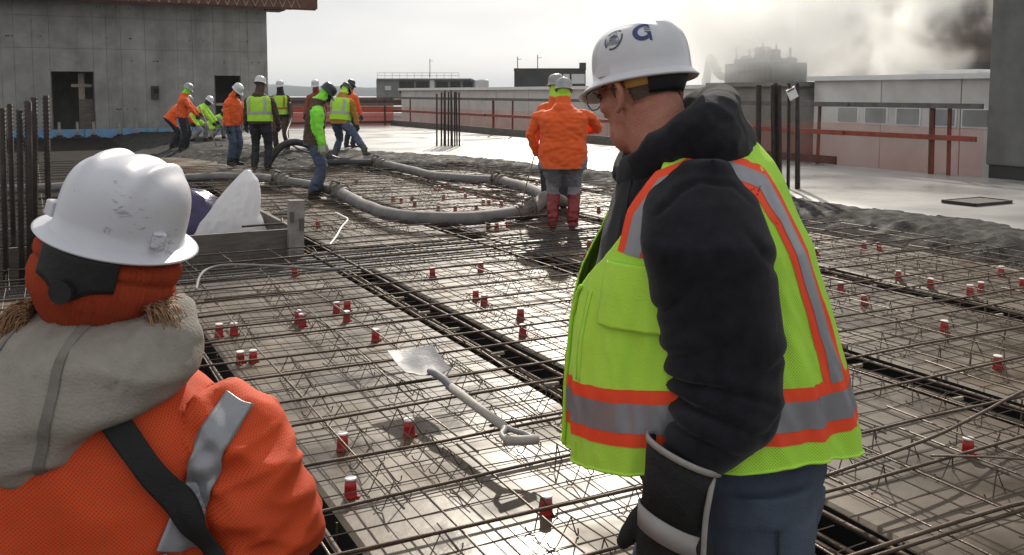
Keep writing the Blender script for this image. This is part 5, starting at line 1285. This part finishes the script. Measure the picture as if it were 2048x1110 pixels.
# glove of the near hand
b = MB(); wr_ = Vector((.303, 1.588, .925)) - O; hd_ = Vector((-.05, -.02, -1)).normalized()
hand_mb(b, wr_ + Vector((-.012, 0, -.060)), (-.0, -.015, -1), (.35, .95, .1), 1.2, .34, -1, 1.42, 12)
gme = remesh(b.mesh('glove', M['glove']), .0035, 3, .5); displace(gme, lambda p, n: .003 * fold(p, 30, 30, 30, 3)); gl = link('glove', gme, vm)
def cuff(zs, name, m, grow, parent):
    rg = []
    for z, cx, rx, ry in zs: rg.append([Vector((cx + (rx + grow) * math.cos(2 * PI * i / 32), 1.585 + (ry + grow) * math.sin(2 * PI * i / 32), z + .03 * math.cos(2 * PI * i / 32) * -1)) - O for i in range(32)])
    bb = MB(); bb.loft(rg, cap=False); o = bb.build(name, m, parent, smooth=True); q = o.modifiers.new('t', 'SOLIDIFY'); q.thickness = .004; q.offset = 1
cuff([(.960, .306, .060, .050), (.93, .300, .058, .048), (.90, .295, .054, .043), (.84, .289, .054, .038)], 'glove_cuff', M['glove'], .0, gl)
cuff([(.966, .307, .062, .052), (.955, .305, .062, .052)], 'cuff_trim', M['trim'], .002, gl)
cuff([(.842, .288, .056, .040), (.800, .287, .056, .038)], 'knuckle_band', M['glove_silver'], .003, gl)
bb = MB(); bb.tube(catmull([Vector(q) - O for q in ((.352, 1.555, .93), (.344, 1.545, .90), (.338, 1.545, .86), (.336, 1.55, .80), (.338, 1.56, .745))], 6), .0055, 6); bb.build('glove_piping', M['trim'], gl, smooth=True)
b = MB(); hand_mb(b, Vector((.325, 2.045, .985)) - O, (-.2, -.35, -.6), (.2, -.9, 0), 1.1, .4, 1, 1.3, 8); b.build('glove', M['glove'], vm, smooth=True)
# jeans back pocket and side seam
bb = MB(); bb.tube([Vector((.487, 1.616, .80)) - O, Vector((.490, 1.617, .70)) - O, Vector((.492, 1.628, .60)) - O], .003, 5); bb.build('side_seam', M['dark_cloth'], vm, smooth=True)

# ================================================================== FOREGROUND WOMAN IN ORANGE
wo = thing('person', 'person seen from behind in scuffed white hat, beige hood and orange jacket at lower left', 'person', (-.66, 1.42, 0))
O2 = Vector((-.66, 1.42, 0))
b = MB(); rings = []
WT = [(.55, -.66, .165, .14), (.70, -.66, .19, .15), (.85, -.665, .215, .155), (.98, -.668, .235, .155), (1.05, -.67, .235, .145), (1.10, -.672, .21, .13), (1.15, -.672, .155, .115), (1.19, -.67, .10, .095), (1.23, -.66, .07, .075)]
for i in range(40):
    z = lerp(.55, 1.23, i / 39); cx, a, d_ = interp(WT, z)
    rings.append([Vector((cx + a * abs(math.cos(t)) ** .85 * (1 if math.cos(t) > 0 else -1), 1.42 + d_ * abs(math.sin(t)) ** .85 * (1 if math.sin(t) > 0 else -1), z)) - O2 for t in [2 * PI * i2 / 40 for i2 in range(40)]])
b.loft(rings)
b.tube([Vector(q) - O2 for q in ((-.50, 1.42, 1.085), (-.445, 1.405, 1.04), (-.408, 1.395, .975), (-.395, 1.40, .91), (-.40, 1.46, .88), (-.44, 1.62, .92), (-.50, 1.72, .97))], [.080, .082, .078, .078, .074, .062, .05], 22)
b.ell(Vector((-.388, 1.40, .96)) - O2, (.066, .075, .055), 10); b.ell(Vector((-.398, 1.39, .885)) - O2, (.070, .075, .068), 10)
b.tube([Vector(q) - O2 for q in ((-.865, 1.42, 1.13), (-.93, 1.405, 1.06), (-.965, 1.40, .97), (-.97, 1.41, .91), (-.95, 1.48, .88), (-.88, 1.62, .93), (-.80, 1.72, .97))], [.080, .082, .078, .076, .072, .062, .05], 22)
for q in (-1, 1): b.tube([Vector((-.66 + .09 * q, 1.42, .62)) - O2, Vector((-.66 + .10 * q, 1.43, .38)) - O2, Vector((-.66 + .11 * q, 1.42, .09)) - O2], [.10, .08, .06], 16); b.tube([Vector((-.66 + .11 * q, 1.36, .05)) - O2, Vector((-.66 + .12 * q, 1.45, .05)) - O2, Vector((-.66 + .13 * q, 1.56, .035)) - O2], [.042, .046, .032], 12)
ROLL = R(18.5)
hu2 = Vector((math.sin(ROLL) * .9, -.02, math.cos(ROLL))).normalized(); hf2 = Vector((.05, 1, .03)).normalized(); hx2 = hf2.cross(hu2).normalized(); hf2 = hu2.cross(hx2).normalized()
HC2 = Vector((-.636, 1.44, 1.334)) - O2
HM2 = Matrix(((hx2.x, hf2.x, hu2.x, HC2.x), (hx2.y, hf2.y, hu2.y, HC2.y), (hx2.z, hf2.z, hu2.z, HC2.z), (0, 0, 0, 1)))
head_shapes(b, HM2, 1.0); b.tube([Vector((-.66, 1.42, 1.2)) - O2, HM2 @ Vector((0, -.02, -.03))], [.075, .06], 14)
me = remesh(b.mesh('body', M['orange']), .0065, 6, .5)
def wom_wr(p, n):
    if (p - HC2).length < .14 and p.z > 1.21: return 0
    w1 = .007 * fold(p, 8, 8, 8, 3) + .004 * fold(p, 18, 18, 20, 9)
    if p.x > .17: w1 += .019 * ridged(Vector((p.x, p.y, p.z + p.x * .6)), 6, 5, 12, 1.5) - .008 + .009 * ridged(Vector((p.x - p.z * .5, p.y, p.z)), 10, 8, 22, 5.1)
    else: w1 += .006 * ridged(p, 6, 3, 5, 8.5)
    return w1
displace(me, wom_wr)
region_mats(me, [(Vector((-.66, 1.42, .62)) - O2, Vector((-.66, 1.42, 1.2)) - O2, .2, 'orange_mesh'), (Vector((-.45, 1.42, 1.1)) - O2, Vector((-.37, 1.40, .92)) - O2, .08, 'orange_mesh'), (Vector((-.37, 1.45, .92)) - O2, Vector((-.50, 1.72, .97)) - O2, .06, 'orange_mesh'), (Vector((-.97, 1.41, .91)) - O2, Vector((-.80, 1.72, .97)) - O2, .06, 'orange_mesh'),
    (Vector((-.92, 1.40, 1.08)) - O2, Vector((-.97, 1.40, .91)) - O2, .08, 'orange_mesh'), (Vector((-.75, 1.42, .5)) - O2, Vector((-.77, 1.42, .14)) - O2, .09, 'dark_cloth'), (Vector((-.57, 1.42, .5)) - O2, Vector((-.55, 1.42, .14)) - O2, .09, 'dark_cloth'), (Vector((-.77, 1.38, .05)) - O2, Vector((-.79, 1.55, .04)) - O2, .045, 'boot'), (Vector((-.55, 1.38, .05)) - O2, Vector((-.53, 1.55, .04)) - O2, .045, 'boot'),
    (HC2 + hu2 * .08, HC2 - hu2 * .1, .07, 'skin')], ['orange_mesh', 'dark_cloth', 'boot', 'skin'])
wbody = link('body', me, wo)
wb_bvh = BVHTree.FromObject(wbody, bpy.context.evaluated_depsgraph_get())
def drape(pts, half, name, m, off=.003, n=80, th=.003, parent=wo, wob=0):
    """a strip laid on the back of the jacket; pts are (x, z) seen from behind"""
    P3 = catmull([Vector((x, 0, z)) for x, z in pts], n // max(1, len(pts) - 1)); rows = []
    for i, p in enumerate(P3):
        d = (P3[min(i + 1, len(P3) - 1)] - P3[max(i - 1, 0)]).normalized(); sdw = Vector((d.z, 0, -d.x)); row = []
        for k in range(9):
            q = p + sdw * (half * (-1 + k / 4)) ; o_ = Vector((q.x, .6, q.z)) - O2
            hit, nn, _, _ = wb_bvh.ray_cast(o_, Vector((0, 1, 0)))
            if hit is None: hit, nn, _, _ = wb_bvh.find_nearest(Vector((q.x, 1.30, q.z)) - O2)
            nn = nn if nn.y < .3 else -nn
            row.append(hit + nn * off)
        rows.append(row)
    # even out the drape so the strip does not follow every fold
    for _ in range(2 if 'strap' not in name else 14):
        rows = [[(rows[max(i - 1, 0)][k] + rows[i][k] * 2 + rows[min(i + 1, len(rows) - 1)][k]) / 4 + Vector((0, -.0006, 0)) for k in range(9)] for i in range(len(rows))]
    bb = MB(); bb.loft(rows, cap=False, close=False); o = bb.build(name, m, parent, smooth=True); q = o.modifiers.new('t', 'SOLIDIFY'); q.thickness = th; q.offset = 1; return o
drape([(-.425, 1.125), (-.438, 1.10), (-.452, 1.06), (-.464, 1.02), (-.478, .98), (-.496, .93)], .023, 'reflective_band', M['silver'], .004)
drape([(-.525, .93), (-.52, .885), (-.515, .84), (-.51, .78)], .02, 'reflective_band', M['silver'], .004)
drape([(-.66, 1.22), (-.60, 1.15), (-.535, 1.07), (-.477, .985), (-.42, .885), (-.37, .78)], .0165, 'bag_strap', M['strap'], .009, 90, .003)
# knitted hat under the hard hat: rolled headband and neck
b = MB(); rg = []
for z, a, d_ in ((-.115, .066, .085), (-.095, .082, .100), (-.066, .096, .113), (-.060, .101, .117), (-.034, .107, .120), (-.016, .106, .119), (-.011, .103, .114), (-.006, .1055, .1165), (.004, .109, .118), (.014, .109, .118), (.024, .098, .108), (.030, .080, .094)):
    rg.append([HM2 @ Vector(((a + .0016 * math.cos(i * PI)) * math.cos(2 * PI * i / 160), -.008 + (d_ + .0016 * math.cos(i * PI)) * math.sin(2 * PI * i / 160), z + .018 * math.sin(2 * PI * i / 160) * -1 * (1 if z < 0 else .5))) for i in range(160)])
b.loft(rg, cap=False); kb = b.mesh('knit_hat', M['orange_knit'], True); displace(kb, lambda p, n: .003 * fold(p, 14, 14, 20, 2)); link('knit_hat', kb, wo)
b = MB(); rows = []
for k in range(7):
    z = lerp(-.018, .038, k / 6); rows.append([HM2 @ Vector(((.1135) * math.sin(a), -.008 - .1235 * math.cos(a), z - (.020 * math.exp(-(a / .22) ** 2) * (1 - k / 6)) + .012 * (1 - k / 6) * abs(a))) for a in [lerp(-.52, .58, i / 40) for i in range(41)]])
b.loft(rows, cap=False, close=False); rt = b.build('ratchet', M['black_plastic'], wo, smooth=True); q = rt.modifiers.new('t', 'SOLIDIFY'); q.thickness = .008
b = MB(); c0 = HM2 @ Vector((.0, -.133, -.020)); b.tube([c0, c0 - hf2 * .012], .017, 16); b.build('ratchet_knob', M['black_plastic'], rt)
# hair tufts: many thin locks
def tuft(cx, sgn, name, k9):
    r = random.Random(4 + int(sgn)); b = MB()
    for i in range(850):
        a = Vector((cx + r.uniform(-.012, .012), 1.40 + r.uniform(-.04, .05), 1.268 + r.uniform(-.03, .012)))
        w9 = r.random(); d1 = Vector((sgn * (.008 + .026 * w9 + r.uniform(-.004, .004)), r.uniform(-.02, .02), -.012 - .006 * w9 + r.uniform(-.006, .006))); d2 = Vector((sgn * (-.006 + .010 * w9), r.uniform(-.01, .01), -.022 - .012 * w9))
        b.tube([p - O2 for p in catmull([a, a + d1 * k9 * .6 + Vector((0, 0, .006)), a + d1 * k9 * 1.1 + d2 * .4 * k9, a + d1 * k9 * .8 + d2 * k9 + Vector((r.uniform(-.006, .006), 0, 0)), a + d1 * k9 * .95 + d2 * 1.45 * k9 + Vector((-sgn * .006, 0, 0)), a + d1 * k9 * .6 + d2 * 1.7 * k9], 2)], [.0008] * 6 + [.0007] * 3 + [.0006, .0004], 3)
    b.build(name, M['fair_hair'], wo, smooth=True)
tuft(-.742, -1, 'hair', 1.0); tuft(-.548, 1, 'hair', .85)
# hood hanging on the back
b = MB(); rg = []
HT2 = [(1.262, -.615, .085, .085, 1.425), (1.245, -.622, .115, .105, 1.405), (1.215, -.635, .142, .118, 1.385), (1.18, -.648, .162, .124, 1.375), (1.14, -.668, .162, .126, 1.365), (1.108, -.688, .142, .120, 1.36), (1.08, -.702, .115, .108, 1.355), (1.055, -.706, .085, .092, 1.355), (1.035, -.706, .045, .06, 1.35)]
for (z, cx, a, d_, cyy) in HT2: rg.append([Vector((cx + a * math.cos(t), cyy + d_ * math.sin(t), z + .012 * math.cos(t * 2))) - O2 for t in [2 * PI * i / 48 for i in range(48)]])
b.loft(rg)
me = remesh(b.mesh('hood', M['beige']), .006, 5, .5)
displace(me, lambda p, n: .010 * fold(p, 7, 7, 9, 5) + .013 * ridged(Vector((p.x * .6 + p.z, p.y, p.z - p.x * .4)), 9, 5, 9, 2.5) - .006 + .006 * ridged(Vector((p.x - p.z * .3, p.y, p.z)), 26, 12, 9, 6) * smooth01((p.z - 1.14) / .1) + .005 * fold(p, 22, 22, 22, 8))
hdo = link('hood', me, wo)
wb_bvh = BVHTree.FromObject(hdo, bpy.context.evaluated_depsgraph_get())
drape([(-.632, 1.262), (-.640, 1.20), (-.648, 1.14), (-.662, 1.09), (-.672, 1.05)], .0075, 'hood_seam', M['seam'], .0006, 60, .0006)
drape([(-.745, 1.25), (-.765, 1.19), (-.775, 1.13), (-.76, 1.08)], .004, 'hood_seam', M['seam'], .0006, 60, .0006)
# scuffed full brim hat
hm2 = hat_mesh('hard_hat', M['hat_scuffed'], a=.116, w_=.094, h=.120, peak=.034, brim=.026, ridge=.011, curl=.004, lane_w=.35)
hat2 = link('hard_hat', hm2, wo); hat2.matrix_local = HM2 @ Matrix.Translation((.002, 0, .050)) @ Matrix.Rotation(R(.5), 4, 'X')
for q in (-1, 1):
    bb = MB(); bb.box((.082 * q, -.055, .022), (.010, .012, .012), rot=Matrix.Rotation(.5 * q, 3, 'Z')); s2 = bb.build('accessory_slot', M['hat_scuffed'], hat2); z_ = s2.modifiers.new('b', 'BEVEL'); z_.width = .003; z_.segments = 2
    b = MB(); hand_mb(b, Vector((-.65 + .14 * q, 1.73, .975)) - O2, (-.4 * q, .8, .1), (0, 0, -1), 1.0, .6, q, 1.2, 6); b.build('glove', M['dark_cloth'], wo, smooth=True)

# ================================================================== STEAM
def steam(name, c, r, dens, scale, lo, hi, label=None, col=(.99, .99, .985), xthr=0.0):
    c = Vector(c); b = MB(); b.ell((0, 0, 0), r, 10)
    m = bpy.data.materials.new('steam'); m.use_nodes = True; t = m.node_tree; lk = t.links.new; t.nodes.clear()
    o_ = N(t, 'ShaderNodeOutputMaterial'); pv = N(t, 'ShaderNodeVolumePrincipled'); pv.inputs['Color'].default_value = (*col, 1); pv.inputs['Anisotropy'].default_value = .55
    tcn = N(t, 'ShaderNodeTexCoord'); mp_ = N(t, 'ShaderNodeMapping'); mp_.inputs['Scale'].default_value = tuple(1 / q for q in r); lk(tcn.outputs['Object'], mp_.inputs[0])
    ln = N(t, 'ShaderNodeVectorMath', operation='LENGTH'); lk(mp_.outputs[0], ln.inputs[0])
    fo_ = N(t, 'ShaderNodeMapRange', interpolation_type='SMOOTHSTEP'); fo_.inputs[1].default_value = 1.0; fo_.inputs[2].default_value = .45; lk(ln.outputs['Value'], fo_.inputs[0])
    n = N(t, 'ShaderNodeTexNoise'); n.inputs['Scale'].default_value = scale; n.inputs['Detail'].default_value = 4; n.inputs['Roughness'].default_value = .55; n.inputs['Distortion'].default_value = .7; lk(tcn.outputs['Object'], n.inputs['Vector'])
    sx = N(t, 'ShaderNodeSeparateXYZ'); lk(mp_.outputs[0], sx.inputs[0])
    ma = N(t, 'ShaderNodeMath', operation='MULTIPLY_ADD'); ma.inputs[1].default_value = -xthr; lk(sx.outputs[0], ma.inputs[0]); lk(n.outputs['Fac'], ma.inputs[2])
    mr = N(t, 'ShaderNodeMapRange', interpolation_type='SMOOTHSTEP'); mr.inputs[1].default_value = lo; mr.inputs[2].default_value = hi; lk(ma.outputs[0], mr.inputs[0])
    mu = N(t, 'ShaderNodeMath', operation='MULTIPLY'); lk(mr.outputs[0], mu.inputs[0]); lk(fo_.outputs[0], mu.inputs[1])
    m2 = N(t, 'ShaderNodeMath', operation='MULTIPLY'); m2.inputs[1].default_value = dens; lk(mu.outputs[0], m2.inputs[0]); lk(m2.outputs[0], pv.inputs['Density']); lk(pv.outputs[0], o_.inputs['Volume'])
    o = b.build(name, m, None, loc=c); o['kind'] = 'stuff'
    if label: o['label'] = label
steam('steam', (8.0, 25.5, 3.9), (6.2, 3.4, 3.6), 1.5, .5, .36, .68, 'white steam billowing up from the cooling unit at upper right', xthr=.10)
steam('steam', (7.6, 18.6, 1.15), (2.4, .7, 1.7), .7, .8, .42, .66, 'thin wisp of steam drifting before the pale windowed wall')

steam('steam', (6.9, 22.2, 3.2), (2.6, 1.1, 1.5), .75, 1.0, .42, .64)

# ================================================================== HAZE
hzm = bpy.data.materials.new('haze'); hzm.use_nodes = True; t = hzm.node_tree; t.nodes.clear()
o_ = N(t, 'ShaderNodeOutputMaterial'); pv = N(t, 'ShaderNodeVolumePrincipled'); pv.inputs['Color'].default_value = (.86, .92, 1, 1); pv.inputs['Density'].default_value = .00026
t.links.new(pv.outputs[0], o_.inputs['Volume'])
b = MB(); b.box((0, 1790, 13.5), (4100, 2200, 28.5)); tag(b.build('haze', hzm), kind='stuff')
